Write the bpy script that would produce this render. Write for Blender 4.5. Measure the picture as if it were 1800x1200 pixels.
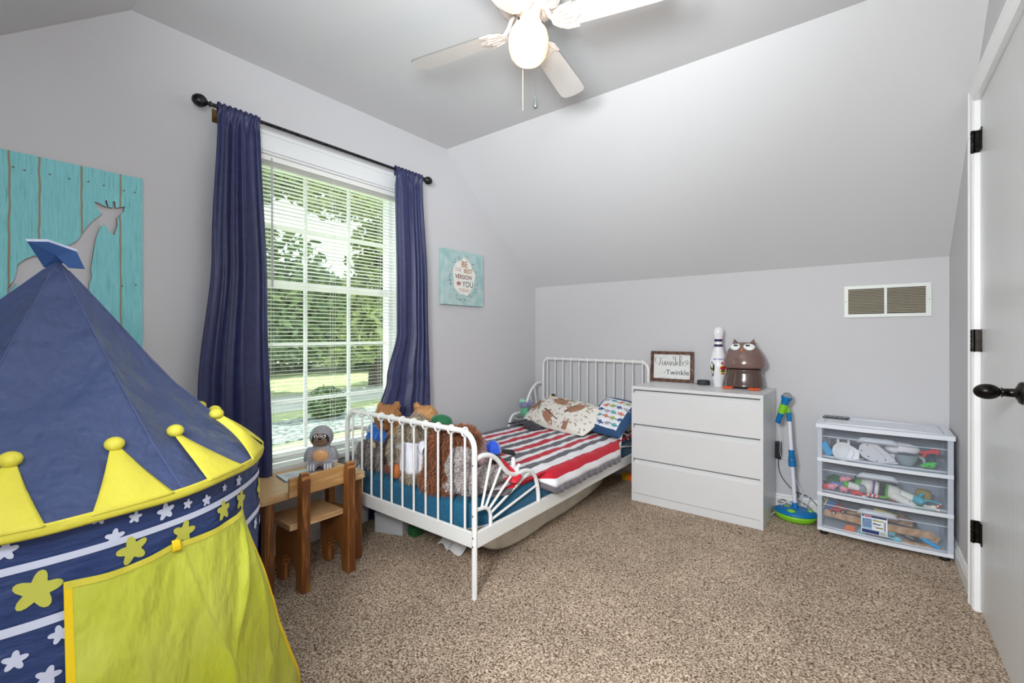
import bpy, math, random
from mathutils import Vector, Matrix, noise
from mathutils.geometry import tessellate_polygon
for _o in list(bpy.data.objects): bpy.data.objects.remove(_o)
SC = bpy.context.scene
COL = SC.collection
PI = math.pi
random.seed(7)

# ------------------------------------------------------------------ camera, light, exposure
YAW = math.radians(37.8)
cam = bpy.data.cameras.new('camera')
cam.lens = 16.0; cam.sensor_width = 36.0; cam.sensor_fit = 'HORIZONTAL'
cam.shift_y = -13/1800; cam.clip_start = 0.02
camo = bpy.data.objects.new('camera', cam); COL.objects.link(camo)
camo.location = (0, 0, 1.13); camo.rotation_euler = (PI/2, 0, YAW)
SC.camera = camo

W = bpy.data.worlds.new('sky'); SC.world = W; W.use_nodes = True
_n = W.node_tree.nodes; _n.clear()
_out = _n.new('ShaderNodeOutputWorld'); _bg = _n.new('ShaderNodeBackground')
_bg.inputs['Color'].default_value = (0.86, 0.93, 1.0, 1); _bg.inputs['Strength'].default_value = 1.1
W.node_tree.links.new(_bg.outputs[0], _out.inputs[0])

def lamp(name, kind, loc, power, color=(1, 1, 1), rot=None, size=None, **k):
    d = bpy.data.lights.new(name, kind); d.energy = power; d.color = color
    if kind == 'AREA':
        d.shape = 'SQUARE'; d.size = size
    elif kind == 'POINT': d.shadow_soft_size = size
    elif kind == 'SUN': d.angle = size
    o = bpy.data.objects.new(name, d); COL.objects.link(o); o.location = loc
    if rot: o.rotation_euler = rot
    return o
def aim(src, dst):
    return (Vector(dst)-Vector(src)).to_track_quat('-Z', 'Y').to_euler()
# daylight outside (steep summer sun), the photographer's bounced flash above the camera, and an added fill spot
lamp('sun', 'SUN', (-6, -3, 8), 3.2, (1, .95, .86), aim((-.85, -.25, 2.6), (0, 0, 0)), .01)
lamp('flash', 'POINT', (-.05, -.3, 1.75), 27, (.94, .97, 1), None, .16)
_s = lamp('back_room_fill', 'SPOT', (-.40, -.42, 1.60), 150, (.94, .97, 1), aim((-.40, -.42, 1.60), (-.75, 2.9, 1.15)))  # added fill spot, brightens the back wall, dresser and right wall
_s.data.spot_size = math.radians(104); _s.data.spot_blend = .8; _s.data.shadow_soft_size = .2
_s = lamp('flash_ceiling_bounce', 'SPOT', (.0, -.1, 1.45), 120, (.90, .96, 1), aim((.0, -.1, 1.45), (-1.0, 1.15, 2.46)))
_s.data.spot_size = math.radians(78); _s.data.spot_blend = .9; _s.data.shadow_soft_size = .2
SC.view_settings.view_transform = 'Standard'
SC.view_settings.look = 'None'
SC.view_settings.exposure = 0.70
SC.view_settings.gamma = 1.0
SC.view_settings.use_curve_mapping = False

# ------------------------------------------------------------------ materials
def lin(c):
    if isinstance(c, str):
        c = tuple(int(c[i:i+2], 16) for i in (0, 2, 4))
    return tuple(((x/255)/12.92 if x/255 <= .04045 else ((x/255+.055)/1.055)**2.4) for x in c)
MATS = {}
def M(name, col, rough=.6, metal=0, col2=None, nscale=20, stretch=None, contrast=(.35, .65), bump=0, bscale=60,
      bstretch=None, sheen=0, emit=0, alpha=1, trans=0, coat=0, island=False, wave=None, spec=None, bdist=.01):
    if name in MATS: return MATS[name]
    m = bpy.data.materials.new(name); m.use_nodes = True; MATS[name] = m
    nt = m.node_tree; n = nt.nodes; L = nt.links
    b = n['Principled BSDF']; c1 = lin(col)
    b.inputs['Base Color'].default_value = (*c1, 1)
    b.inputs['Roughness'].default_value = rough; b.inputs['Metallic'].default_value = metal
    if spec is not None: b.inputs['Specular IOR Level'].default_value = spec
    if coat: b.inputs['Coat Weight'].default_value = coat; b.inputs['Coat Roughness'].default_value = .1
    if sheen: b.inputs['Sheen Weight'].default_value = sheen; b.inputs['Sheen Roughness'].default_value = .4
    if trans: b.inputs['Transmission Weight'].default_value = trans
    b.inputs['Alpha'].default_value = alpha
    if emit:
        b.inputs['Emission Color'].default_value = (*c1, 1); b.inputs['Emission Strength'].default_value = emit
    tc = n.new('ShaderNodeTexCoord')
    def coords(st):
        if not st: return tc.outputs['Object']
        mp = n.new('ShaderNodeMapping'); mp.inputs['Scale'].default_value = st
        L.new(tc.outputs['Object'], mp.inputs['Vector']); return mp.outputs[0]
    if col2 is not None:
        rp = n.new('ShaderNodeValToRGB')
        rp.color_ramp.elements[0].position = contrast[0]; rp.color_ramp.elements[1].position = contrast[1]
        rp.color_ramp.elements[0].color = (*c1, 1); rp.color_ramp.elements[1].color = (*lin(col2), 1)
        if island:
            g = n.new('ShaderNodeNewGeometry'); L.new(g.outputs['Random Per Island'], rp.inputs[0])
        elif wave:
            w = n.new('ShaderNodeTexWave'); w.inputs['Scale'].default_value = nscale
            w.wave_type = wave[0]; w.inputs['Distortion'].default_value = wave[1]
            w.inputs['Detail'].default_value = 3; w.inputs['Detail Scale'].default_value = wave[2]
            L.new(coords(stretch), w.inputs['Vector']); L.new(w.outputs['Fac'], rp.inputs[0])
        else:
            t = n.new('ShaderNodeTexNoise'); t.inputs['Scale'].default_value = nscale; t.inputs['Detail'].default_value = 4
            L.new(coords(stretch), t.inputs['Vector']); L.new(t.outputs['Fac'], rp.inputs[0])
        L.new(rp.outputs[0], b.inputs['Base Color'])
        if emit: L.new(rp.outputs[0], b.inputs['Emission Color'])
    if bump:
        t = n.new('ShaderNodeTexNoise'); t.inputs['Scale'].default_value = bscale; t.inputs['Detail'].default_value = 4
        L.new(coords(bstretch), t.inputs['Vector'])
        bp = n.new('ShaderNodeBump'); bp.inputs['Strength'].default_value = bump; bp.inputs['Distance'].default_value = bdist
        L.new(t.outputs['Fac'], bp.inputs['Height']); L.new(bp.outputs[0], b.inputs['Normal'])
    return m
WHITE = M('white paint', (236, 236, 234), .35)
METALW = M('white enamel', (236, 236, 233), .3, coat=.3)
BLACK = M('black', (22, 22, 24), .4)
DARKM = M('gunmetal', (70, 70, 72), .35, .8, col2=(28, 28, 30), nscale=60)

def M_carpet():
    m = bpy.data.materials.new('carpet pile'); m.use_nodes = True
    nt = m.node_tree; n = nt.nodes; L = nt.links; b = n['Principled BSDF']
    b.inputs['Roughness'].default_value = 1; b.inputs['Specular IOR Level'].default_value = .05
    tc = n.new('ShaderNodeTexCoord')
    warp = n.new('ShaderNodeTexNoise'); warp.inputs['Scale'].default_value = 26; warp.inputs['Detail'].default_value = 2
    L.new(tc.outputs['Object'], warp.inputs['Vector'])
    mx = n.new('ShaderNodeMixRGB'); mx.blend_type = 'ADD'; mx.inputs[0].default_value = .03
    L.new(tc.outputs['Object'], mx.inputs[1]); L.new(warp.outputs['Color'], mx.inputs[2])
    t = n.new('ShaderNodeTexNoise'); t.inputs['Scale'].default_value = 150; t.inputs['Detail'].default_value = 2.5
    t.inputs['Roughness'].default_value = .65
    L.new(mx.outputs[0], t.inputs['Vector'])
    rp = n.new('ShaderNodeValToRGB'); e = rp.color_ramp.elements
    e[0].position = .36; e[0].color = (*lin((92, 70, 54)), 1)
    e[1].position = .64; e[1].color = (*lin((236, 218, 196)), 1)
    k = e.new(.46); k.color = (*lin((156, 134, 114)), 1)
    k = e.new(.54); k.color = (*lin((204, 184, 162)), 1)
    L.new(t.outputs['Fac'], rp.inputs[0])
    lo = n.new('ShaderNodeTexNoise'); lo.inputs['Scale'].default_value = 3.2; lo.inputs['Detail'].default_value = 3
    L.new(tc.outputs['Object'], lo.inputs['Vector'])
    r2 = n.new('ShaderNodeMapRange'); r2.inputs[1].default_value = .35; r2.inputs[2].default_value = .68
    r2.inputs[3].default_value = .86; r2.inputs[4].default_value = 1.08
    L.new(lo.outputs['Fac'], r2.inputs[0])
    mu = n.new('ShaderNodeMixRGB'); mu.blend_type = 'MULTIPLY'; mu.inputs[0].default_value = 1
    L.new(rp.outputs[0], mu.inputs[1]); L.new(r2.outputs[0], mu.inputs[2]); L.new(mu.outputs[0], b.inputs['Base Color'])
    bp = n.new('ShaderNodeBump'); bp.inputs['Strength'].default_value = .9; bp.inputs['Distance'].default_value = .008
    L.new(t.outputs['Fac'], bp.inputs['Height']); L.new(bp.outputs[0], b.inputs['Normal'])
    return m
def M_glass(name, tint=(1, 1, 1), gloss=.06, diff=0, dcol=(235, 240, 245), rough=.03, trate=1.0):
    m = bpy.data.materials.new(name); m.use_nodes = True
    nt = m.node_tree; n = nt.nodes; L = nt.links; n.clear()
    o = n.new('ShaderNodeOutputMaterial'); t = n.new('ShaderNodeBsdfTransparent'); g = n.new('ShaderNodeBsdfGlossy')
    t.inputs[0].default_value = (*tint, 1); g.inputs['Roughness'].default_value = rough
    mx = n.new('ShaderNodeMixShader'); mx.inputs[0].default_value = gloss
    L.new(t.outputs[0], mx.inputs[1]); L.new(g.outputs[0], mx.inputs[2]); last = mx
    if diff:
        d = n.new('ShaderNodeBsdfDiffuse'); d.inputs[0].default_value = (*lin(dcol), 1)
        m2 = n.new('ShaderNodeMixShader'); m2.inputs[0].default_value = diff
        L.new(mx.outputs[0], m2.inputs[1]); L.new(d.outputs[0], m2.inputs[2]); last = m2
    L.new(last.outputs[0], o.inputs[0]); return m

# ------------------------------------------------------------------ mesh builder
class MB:
    def __init__(s): s.v = []; s.f = []; s.m = []; s.s = []; s.M = Matrix(); s.mat = 0
    def add(s, vs, fs, sm=False, mat=None):
        b = len(s.v); mm = s.mat if mat is None else mat
        s.v += [tuple(s.M @ Vector(p)) for p in vs]
        s.f += [tuple(b+i for i in f) for f in fs]
        s.m += [mm]*len(fs); s.s += [sm]*len(fs); return b
    def bx(s, x0, x1, y0, y1, z0, z1, mat=None):
        v = [(x, y, z) for z in (z0, z1) for y in (y0, y1) for x in (x0, x1)]
        s.add(v, [(0, 2, 3, 1), (4, 5, 7, 6), (0, 1, 5, 4), (2, 6, 7, 3), (0, 4, 6, 2), (1, 3, 7, 5)], False, mat); return s
    def tube(s, path, r, seg=10, closed=False, mat=None, caps=True, flat=1.0):
        P = [Vector(p) for p in path]; n = len(P); rr = r if isinstance(r, (list, tuple)) else [r]*n
        vs = []; prev = None
        for i in range(n):
            a = P[i-1] if (i > 0 or closed) else P[i]; c = P[(i+1) % n] if (i < n-1 or closed) else P[i]
            t = (c-a)
            if t.length < 1e-9: t = Vector((0, 0, 1))
            t.normalize()
            if prev is None:
                u = t.cross(Vector((0, 0, 1)))
                if u.length < .05: u = t.cross(Vector((0, 1, 0)))
            else: u = prev - t*prev.dot(t)
            u.normalize(); prev = u; w = t.cross(u)
            for k in range(seg):
                a_ = 2*PI*k/seg; vs.append(P[i]+u*math.cos(a_)*rr[i]+w*math.sin(a_)*rr[i]*flat)
        fs = []
        for i in range(n if closed else n-1):
            for k in range(seg):
                a = i*seg+k; b = i*seg+(k+1) % seg; j = (i+1) % n
                fs.append((a, b, j*seg+(k+1) % seg, j*seg+k))
        s.add(vs, fs, True, mat)
        if caps and not closed:
            s.add([vs[k] for k in range(seg)], [tuple(range(seg))[::-1]], False, mat)
            s.add([vs[(n-1)*seg+k] for k in range(seg)], [tuple(range(seg))], False, mat)
        return s
    def lathe(s, prof, c=(0, 0, 0), seg=32, mat=None, axis=None, sm=True):
        R = Matrix()
        if axis is not None: R = Vector((0, 0, 1)).rotation_difference(Vector(axis)).to_matrix().to_4x4()
        T = Matrix.Translation(c) @ R; vs = []; fs = []
        for (r, z) in prof:
            for k in range(seg):
                a = 2*PI*k/seg; vs.append(T @ Vector((r*math.cos(a), r*math.sin(a), z)))
        for i in range(len(prof)-1):
            for k in range(seg):
                fs.append((i*seg+k, i*seg+(k+1) % seg, (i+1)*seg+(k+1) % seg, (i+1)*seg+k))
        if prof[0][0] > 1e-5: fs.append(tuple(range(seg))[::-1])
        if prof[-1][0] > 1e-5: fs.append(tuple((len(prof)-1)*seg+k for k in range(seg)))
        s.add(vs, fs, sm, mat); return s
    def ell(s, c, r, rot=None, nu=20, nv=12, mat=None):
        if not isinstance(r, (tuple, list)): r = (r, r, r)
        T = Matrix.Translation(c)
        if rot: T = T @ (Matrix.Rotation(rot[2], 4, 'Z') @ Matrix.Rotation(rot[1], 4, 'Y') @ Matrix.Rotation(rot[0], 4, 'X'))
        vs = [T @ Vector((0, 0, -r[2]))]; fs = []
        for i in range(1, nv):
            ph = -PI/2+PI*i/nv
            for k in range(nu):
                a = 2*PI*k/nu; vs.append(T @ Vector((r[0]*math.cos(ph)*math.cos(a), r[1]*math.cos(ph)*math.sin(a), r[2]*math.sin(ph))))
        vs.append(T @ Vector((0, 0, r[2])))
        for k in range(nu): fs.append((0, 1+(k+1) % nu, 1+k))
        for i in range(nv-2):
            for k in range(nu):
                fs.append((1+i*nu+k, 1+i*nu+(k+1) % nu, 1+(i+1)*nu+(k+1) % nu, 1+(i+1)*nu+k))
        t = len(vs)-1
        for k in range(nu): fs.append((1+(nv-2)*nu+k, 1+(nv-2)*nu+(k+1) % nu, t))
        s.add(vs, fs, True, mat); return s
    def grid(s, fn, nu, nv, mat=None, sm=True, closeu=False):
        """fn(u,v) -> point, u,v in 0..1"""
        vs = [fn(i/nu, j/nv) for j in range(nv+1) for i in range(nu+(0 if closeu else 1))]
        w = nu if closeu else nu+1; fs = []
        for j in range(nv):
            for i in range(nu):
                i2 = (i+1) % w
                fs.append((j*w+i, j*w+i2, (j+1)*w+i2, (j+1)*w+i))
        mf = mat if callable(mat) else None
        b = s.add(vs, fs, sm, 0 if mf else mat)
        if mf:
            k = len(s.m)-len(fs)
            for j in range(nv):
                for i in range(nu): s.m[k+j*nu+i] = mf((i+.5)/nu, (j+.5)/nv)
        return s
    def prism(s, poly, fn, d, mat=None, sm=False):
        """poly 2D list; fn(a,b,depth)->point; thickness d (0 = flat)"""
        tri = tessellate_polygon([[Vector((p[0], p[1], 0)) for p in poly]]); n = len(poly)
        vs = [fn(a, b, 0) for a, b in poly]; fs = [tuple(t) for t in tri]
        if d:
            vs += [fn(a, b, d) for a, b in poly]; fs += [tuple(n+i for i in t) for t in tri]
            fs += [(i, (i+1) % n, n+(i+1) % n, n+i) for i in range(n)]
        s.add(vs, fs, sm, mat); return s
    def fur(s, V, F, n, L, w, grav=.2, jit=.35, mat=None, keep=None):
        A = []
        for f in F:
            a, b, c = V[f[0]], V[f[1]], V[f[2]]
            A.append(max(1e-12, (b-a).cross(c-a).length*(1 if len(f) == 3 else 2)))
        vs = []; fs = []
        for f in random.choices(F, weights=A, k=n):
            a, b, c = V[f[0]], V[f[1]], V[f[2]]
            if len(f) == 4 and random.random() < .5: a, b, c = V[f[0]], V[f[2]], V[f[3]]
            r1 = math.sqrt(random.random()); r2 = random.random()
            p = a*(1-r1)+b*(r1*(1-r2))+c*(r1*r2)
            if keep and not keep(p): continue
            nn = (b-a).cross(c-a).normalized()
            d = (nn+Vector((random.gauss(0, jit), random.gauss(0, jit), random.gauss(0, jit)-grav))).normalized()
            t = d.cross(Vector((random.gauss(0, 1), random.gauss(0, 1), random.gauss(0, 1)))).normalized()
            l = L*random.uniform(.6, 1.2); k = len(vs)
            q = p+d*l*.55+nn*l*.1; e = p+d*l+Vector((0, 0, -l*grav))
            vs += [p-t*w-nn*.001, p+t*w-nn*.001, q+t*w*.8, q-t*w*.8, e]
            fs += [(k, k+1, k+2, k+3), (k+3, k+2, k+4)]
        s.add(vs, fs, False, mat); return s

ORG = {}
def tag(o, label=None, cat=None, group=None, kind=None):
    if label: o['label'] = label
    if cat: o['category'] = cat
    if group: o['group'] = group
    if kind: o['kind'] = kind
    return o
def thing(name, label, cat, loc, group=None):
    o = bpy.data.objects.new(name, None); COL.objects.link(o); o.location = loc; o.empty_display_size = .05
    ORG[o.name] = Vector(loc); return tag(o, label, cat, group)
def obj(name, mb, mats, parent=None, bevel=0, bseg=2, solid=0, label=None, subd=0, recalc=False):
    if not isinstance(mats, (list, tuple)): mats = [mats]
    if parent is not None: org = ORG[parent.name]
    else:
        xs = [p[0] for p in mb.v]; ys = [p[1] for p in mb.v]; zs = [p[2] for p in mb.v]
        org = Vector(((min(xs)+max(xs))/2, (min(ys)+max(ys))/2, min(zs)))
    me = bpy.data.meshes.new(name)
    me.from_pydata([(p[0]-org[0], p[1]-org[1], p[2]-org[2]) for p in mb.v], [], mb.f)
    for m in mats: me.materials.append(m)
    me.polygons.foreach_set('material_index', mb.m); me.polygons.foreach_set('use_smooth', mb.s)
    me.update()
    if recalc:
        import bmesh
        bm = bmesh.new(); bm.from_mesh(me); bmesh.ops.recalc_face_normals(bm, faces=bm.faces); bm.to_mesh(me); bm.free()
    o = bpy.data.objects.new(name, me); COL.objects.link(o)
    ORG[o.name] = org
    if parent is not None: o.parent = parent
    else: o.location = org
    if bevel:
        md = o.modifiers.new('bevel', 'BEVEL'); md.width = bevel; md.segments = bseg; md.limit_method = 'ANGLE'; md.angle_limit = .6
    if solid:
        md = o.modifiers.new('solid', 'SOLIDIFY'); md.thickness = solid; md.offset = 0
    if subd:
        md = o.modifiers.new('sub', 'SUBSURF'); md.levels = subd; md.render_levels = subd
    if label: o['label'] = label
    return o
def struct(name, mb, mats, **k):
    o = obj(name, mb, mats, **k); o['kind'] = 'structure'; return o
def single(name, mb, mats, label, cat, group=None, **k):
    return tag(obj(name, mb, mats, **k), label, cat, group)
def dup(root, name, off, label=None, group=None, rotz=0):
    r = root.copy(); COL.objects.link(r); r.location = Vector(root.location)+Vector(off); r.rotation_euler.z += rotz
    if label: r['label'] = label
    if group: r['group'] = group
    for ch in [c for c in bpy.data.objects if c.parent == root]:
        c = ch.copy(); COL.objects.link(c); c.parent = r
        for g in [q for q in bpy.data.objects if q.parent == ch]:
            d = g.copy(); COL.objects.link(d); d.parent = c
    return r
def eval_mesh(mb, mods):
    """build temp mesh, apply modifiers, return verts, faces"""
    me = bpy.data.meshes.new('tmp'); me.from_pydata(mb.v, [], mb.f); o = bpy.data.objects.new('tmp', me); COL.objects.link(o)
    for kind, kw in mods:
        md = o.modifiers.new('m', kind)
        for a, b in kw.items(): setattr(md, a, b)
    dg = bpy.context.evaluated_depsgraph_get(); ev = o.evaluated_get(dg); m2 = bpy.data.meshes.new_from_object(ev)
    V = [v.co.copy() for v in m2.vertices]; F = [tuple(p.vertices) for p in m2.polygons]
    bpy.data.objects.remove(o); bpy.data.meshes.remove(m2); return V, F
def blob(ells, vox=.008, sm=6):
    t = MB()
    for e in ells: t.ell(e[0], e[1], e[2] if len(e) > 2 else None, 24, 16)
    return eval_mesh(t, [('REMESH', dict(mode='VOXEL', voxel_size=vox)), ('SMOOTH', dict(factor=.5, iterations=sm))])
def txt(s, size, mb, fn, mat=0, shear=0, bold=0, align='CENTER', sx=1.0, d=0):
    """lettering as faces; fn(x,y)->point"""
    c = bpy.data.curves.new('t', 'FONT'); c.body = s; c.size = size; c.align_x = align; c.shear = shear; c.offset = bold
    c.resolution_u = 3
    o = bpy.data.objects.new('t', c); COL.objects.link(o)
    dg = bpy.context.evaluated_depsgraph_get(); m2 = bpy.data.meshes.new_from_object(o.evaluated_get(dg))
    mb.add([fn(v.co.x*sx, v.co.y) for v in m2.vertices], [tuple(p.vertices) for p in m2.polygons], False, mat)
    bpy.data.objects.remove(o); bpy.data.meshes.remove(m2)
def arc(c, r, a0, a1, n, ax='xz'):
    out = []
    for i in range(n+1):
        a = a0+(a1-a0)*i/n; p = [c[0], c[1], c[2]]
        p['xyz'.index(ax[0])] += r*math.cos(a); p['xyz'.index(ax[1])] += r*math.sin(a); out.append(tuple(p))
    return out
def smooth_path(P, n=6):
    """Catmull-Rom"""
    P = [Vector(p) for p in P]; out = []
    for i in range(len(P)-1):
        p0 = P[max(i-1, 0)]; p1 = P[i]; p2 = P[i+1]; p3 = P[min(i+2, len(P)-1)]
        for k in range(n):
            t = k/n
            out.append(.5*((2*p1)+(p2-p0)*t+(2*p0-5*p1+4*p2-p3)*t*t+(3*p1-p0-3*p2+p3)*t**3))
    out.append(P[-1]); return out
def rotZ(p, a): return Matrix.Translation(p) @ Matrix.Rotation(a, 4, 'Z')

# ------------------------------------------------------------------ room shell
XL, XR, YF, YB = -2.39, .364, -.6, 3.43
ZC, ZK = 2.465, 1.555; Y1, Y2 = .52, 2.31
wallm = M('grey wall paint', (207, 206, 208), .62, bump=.05, bscale=300)
ceilm = M('white ceiling paint', (214, 214, 215), .8, bump=.05, bscale=200)
b = MB(); b.bx(XL-.15, XR+.15, YF-.15, YB+.15, -.06, 0); struct('floor', b, M_carpet())
b = MB()
prof = [(YF-.15, ZK-.12), (YF, ZK), (Y1, ZC), (Y2, ZC), (YB, ZK), (YB+.15, ZK-.12), (YB+.15, ZK+.05), (Y2+.05, ZC+.15), (Y1-.05, ZC+.15), (YF-.15, ZK+.05)]
b.prism(prof, lambda a, c, d: (XL-.15+d, a, c), XR-XL+.3); struct('ceiling', b, ceilm, recalc=True)
b = MB(); b.bx(XL-.15, XR+.15, YB, YB+.12, 0, ZK+.03); struct('wall_back', b, wallm)
b = MB(); b.bx(XL-.15, XR+.15, YF-.12, YF, 0, ZK+.03); struct('wall_front', b, wallm)
WY0, WY1, WZ0, WZ1 = .985, 1.885, .45, 2.055       # window opening
def gable(mb, x0, x1, y0, y1, z0, z1=None):
    """piece of an end wall, clipped by the ceiling line"""
    def top(y):
        return min(ZC, ZK+(y-YF)*(ZC-ZK)/(Y1-YF), ZK+(YB-y)*(ZC-ZK)/(YB-Y2))+.02
    if z1 is not None: mb.bx(x0, x1, y0, y1, z0, z1); return
    ys = [y0]+[y for y in (Y1, Y2) if y0 < y < y1]+[y1]
    mb.prism([(y0, z0), (y1, z0)]+[(y, top(y)) for y in reversed(ys)], lambda a, c, d: (x0+d, a, c), x1-x0)
b = MB()
gable(b, XL-.14, XL, YF, WY0, 0); gable(b, XL-.14, XL, WY1, YB, 0)
gable(b, XL-.14, XL, WY0, WY1, 0, WZ0); gable(b, XL-.14, XL, WY0, WY1, WZ1)
struct('wall_left', b, wallm, recalc=True)
DY0, DY1, DZ = 1.86, 2.645, 2.10
b = MB()
gable(b, XR, XR+.12, YF, DY0, 0); gable(b, XR, XR+.12, DY1, YB, 0); gable(b, XR, XR+.12, DY0, DY1, DZ)
struct('wall_right', b, wallm, recalc=True)
def base(mb, p0, p1, n):
    """moulded baseboard from p0 to p1; n = inward normal"""
    prof = [(0, 0), (.014, 0), (.014, .062), (.010, .07), (.010, .078), (.005, .088), (0, .088)]
    d = Vector((p1[0]-p0[0], p1[1]-p0[1], 0)); vs = []
    for q in (Vector((*p0, 0)), Vector((*p0, 0))+d):
        vs += [q+Vector((n[0]*a, n[1]*a, z)) for a, z in prof]
    k = len(prof); mb.add(vs, [(i, (i+1) % k, k+(i+1) % k, k+i) for i in range(k)]+[tuple(range(k)), tuple(range(k, 2*k))])
b = MB(); base(b, (XL, YF), (XL, YB), (1, 0)); struct('baseboard_left', b, WHITE)
b = MB(); base(b, (XL, YB), (XR, YB), (0, -1)); struct('baseboard_back', b, WHITE)
b = MB(); base(b, (XR, YF), (XR, DY0-.07), (-1, 0)); base(b, (XR, DY1+.055), (XR, YB), (-1, 0)); struct('baseboard_right', b, WHITE)
b = MB(); base(b, (XL, YF), (XR, YF), (0, 1)); struct('baseboard_front', b, WHITE)

# door: casing, leaf, hinges, knob
b = MB()
cx = XR
def casing_piece(mb, pts0, pts1):
    """profiled board: section across from inner edge to outer edge"""
    k = len(pts0); mb.add(pts0+pts1, [(i, i+1, k+i+1, k+i) for i in range(k-1)]+[tuple(range(k)), tuple(range(k, 2*k))])
sec = [(0, 0), (0, .012), (.006, .016), (.016, .016), (.02, .012), (.046, .018), (.052, .022), (.062, .022), (.064, .018), (.064, 0)]
for side in (1, -1):
    y = DY1-.01 if side > 0 else DY0+.01
    casing_piece(b, [(cx-t, y+side*w, 0) for w, t in sec], [(cx-t, y+side*w, DZ-.01+w) for w, t in sec])
casing_piece(b, [(cx-t, DY1-.01+w, DZ-.01+w) for w, t in sec], [(cx-t, DY0+.01-w, DZ-.01+w) for w, t in sec])
b.bx(cx-.012, cx+.12, DY1-.018, DY1+.001, 0, DZ); b.bx(cx-.012, cx+.12, DY0-.001, DY0+.018, 0, DZ); b.bx(cx-.012, cx+.12, DY0, DY1, DZ-.018, DZ+.001)
struct('trim_1', b, M('trim gloss white', (246, 246, 246), .28), recalc=True)
door = struct('door_1', MB().bx(cx+.006, cx+.041, DY0+.02, DY1-.021, .012, DZ-.021), M('door paint', (214, 215, 214), .32, bump=.12, bscale=14, bstretch=(3, 3, .6)), bevel=.002)
bronze = M('dark bronze', (58, 54, 50), .28, .9, col2=(20, 19, 19), nscale=50)
for hz in (.325, 1.104, 1.914):
    b = MB(); b.tube([(cx-.016, DY1-.021, hz-.045), (cx-.016, DY1-.021, hz+.045)], .0065, 10)
    for k in range(5): b.tube([(cx-.016, DY1-.021, hz-.045+k*.018), (cx-.016, DY1-.021, hz-.031+k*.018)], .0074, 10)
    b.bx(cx-.014, cx+.005, DY1-.0205, DY1-.018, hz-.045, hz+.045)
    b.bx(cx+.002, cx+.006, DY1-.06, DY1-.021, hz-.045, hz+.045)
    obj('hinge', b, bronze, door)
b = MB(); b.lathe([(0, .0), (.033, 0), (.034, .004), (.03, .01), (.02, .014), (.013, .018), (.012, .042), (.016, .046)], (cx+.006, 1.985, .955), 28, axis=(-1, 0, 0))
b.ell((cx-.07, 1.985, .955), (.031, .0235, .0235)); obj('door_knob', b, bronze, door)

# ------------------------------------------------------------------ window
vinyl = M('white vinyl', (238, 240, 240), .4)
b = MB()
X0 = XL-.14
b.bx(X0, XL+.002, WY0-.001, WY0+.012, WZ0, WZ1); b.bx(X0, XL+.002, WY1-.012, WY1+.001, WZ0, WZ1); b.bx(X0, XL+.002, WY0, WY1, WZ1-.012, WZ1+.001)
b.bx(X0, XL+.05, WY0-.02, WY1+.02, WZ0-.02, WZ0+.006)                              # stool
for y0, y1 in ((WY0-.07, WY0+.002), (WY1-.002, WY1+.07)): b.bx(XL, XL+.016, y0, y1, WZ0-.02, WZ1-.001)
b.bx(XL, XL+.016, WY0-.07, WY1+.07, WZ1-.002, WZ1+.09); b.bx(XL, XL+.022, WY0-.08, WY1+.08, WZ1+.075, WZ1+.095)
b.bx(XL, XL+.014, WY0-.05, WY1+.05, WZ0-.09, WZ0-.02)                              # apron
win = struct('window_1', b, vinyl, bevel=.002)
GY0, GY1 = 1.035, 1.845; GX = XL-.085
b = MB()
b.bx(GX-.03, GX+.03, WY0+.01, GY0, WZ0, WZ1-.01); b.bx(GX-.03, GX+.03, GY1, WY1-.01, WZ0, WZ1-.01)
b.bx(GX-.03, GX+.03, GY0, GY1, WZ1-.05, WZ1-.01); b.bx(GX-.03, GX+.03, GY0, GY1, WZ0, WZ0+.05)
b.bx(GX-.03, GX+.022, GY0, GY1, 1.375, 1.415)
obj('sash_frame', b, vinyl, win, bevel=.002)
b = MB()
for k in (1, 2): b.bx(GX-.008, GX+.004, GY0+.27*k-.009, GY0+.27*k+.009, WZ0+.04, WZ1-.04)
for z in (1.70, 1.075, .765): b.bx(GX-.0085, GX+.0045, GY0, GY1, z-.009, z+.009)
obj('muntins', b, vinyl, win)
b = MB(); b.bx(GX-.003, GX, GY0-.005, GY1+.005, WZ0+.02, WZ1-.03); obj('window_pane', b, M_glass('window glass', (.93, 1, .975), .05), win)

# blind
slatm = M('blind slat', (244, 244, 240), .45)
bl = thing('window_blind', 'open white horizontal mini blind hanging in the window recess', 'blind', (XL-.03, 1.435, .47))
BX = XL-.026; BY0, BY1 = WY0+.016, WY1-.016
b = MB(); b.bx(BX-.016, BX+.016, BY0, BY1, WZ1-.04, WZ1-.013); obj('headrail', b, slatm, bl, bevel=.002)
b = MB(); z = .505; tilt = math.radians(7)
ns = int((WZ1-.05-z)/.0205)
for i in range(ns):
    zc = z+i*(WZ1-.05-z)/ns
    zj = zc+random.uniform(-.0008, .0008)
    t2 = tilt
    pts = []
    for q in (-1, -.5, 0, .5, 1):
        pts.append((BX+q*.0122*math.cos(t2), zj+q*.0122*math.sin(t2)+.0026*(1-q*q)))
    vs = [(x, y, zz) for y in (BY0, (BY0+BY1)/2, BY1) for x, zz in pts]
    vs = [(x, y, zz-(.0012*math.sin(PI*(y-BY0)/(BY1-BY0)) if i % 3 else 0)) for x, y, zz in vs]
    b.add(vs, [(r*5+k, r*5+k+1, r*5+k+6, r*5+k+5) for r in range(2) for k in range(4)], True)
for zc in (WZ1-.047, WZ1-.052, WZ1-.057, WZ1-.062): b.bx(BX-.012, BX+.012, BY0, BY1, zc-.0006, zc+.0006)
obj('slats', b, slatm, bl)
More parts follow.
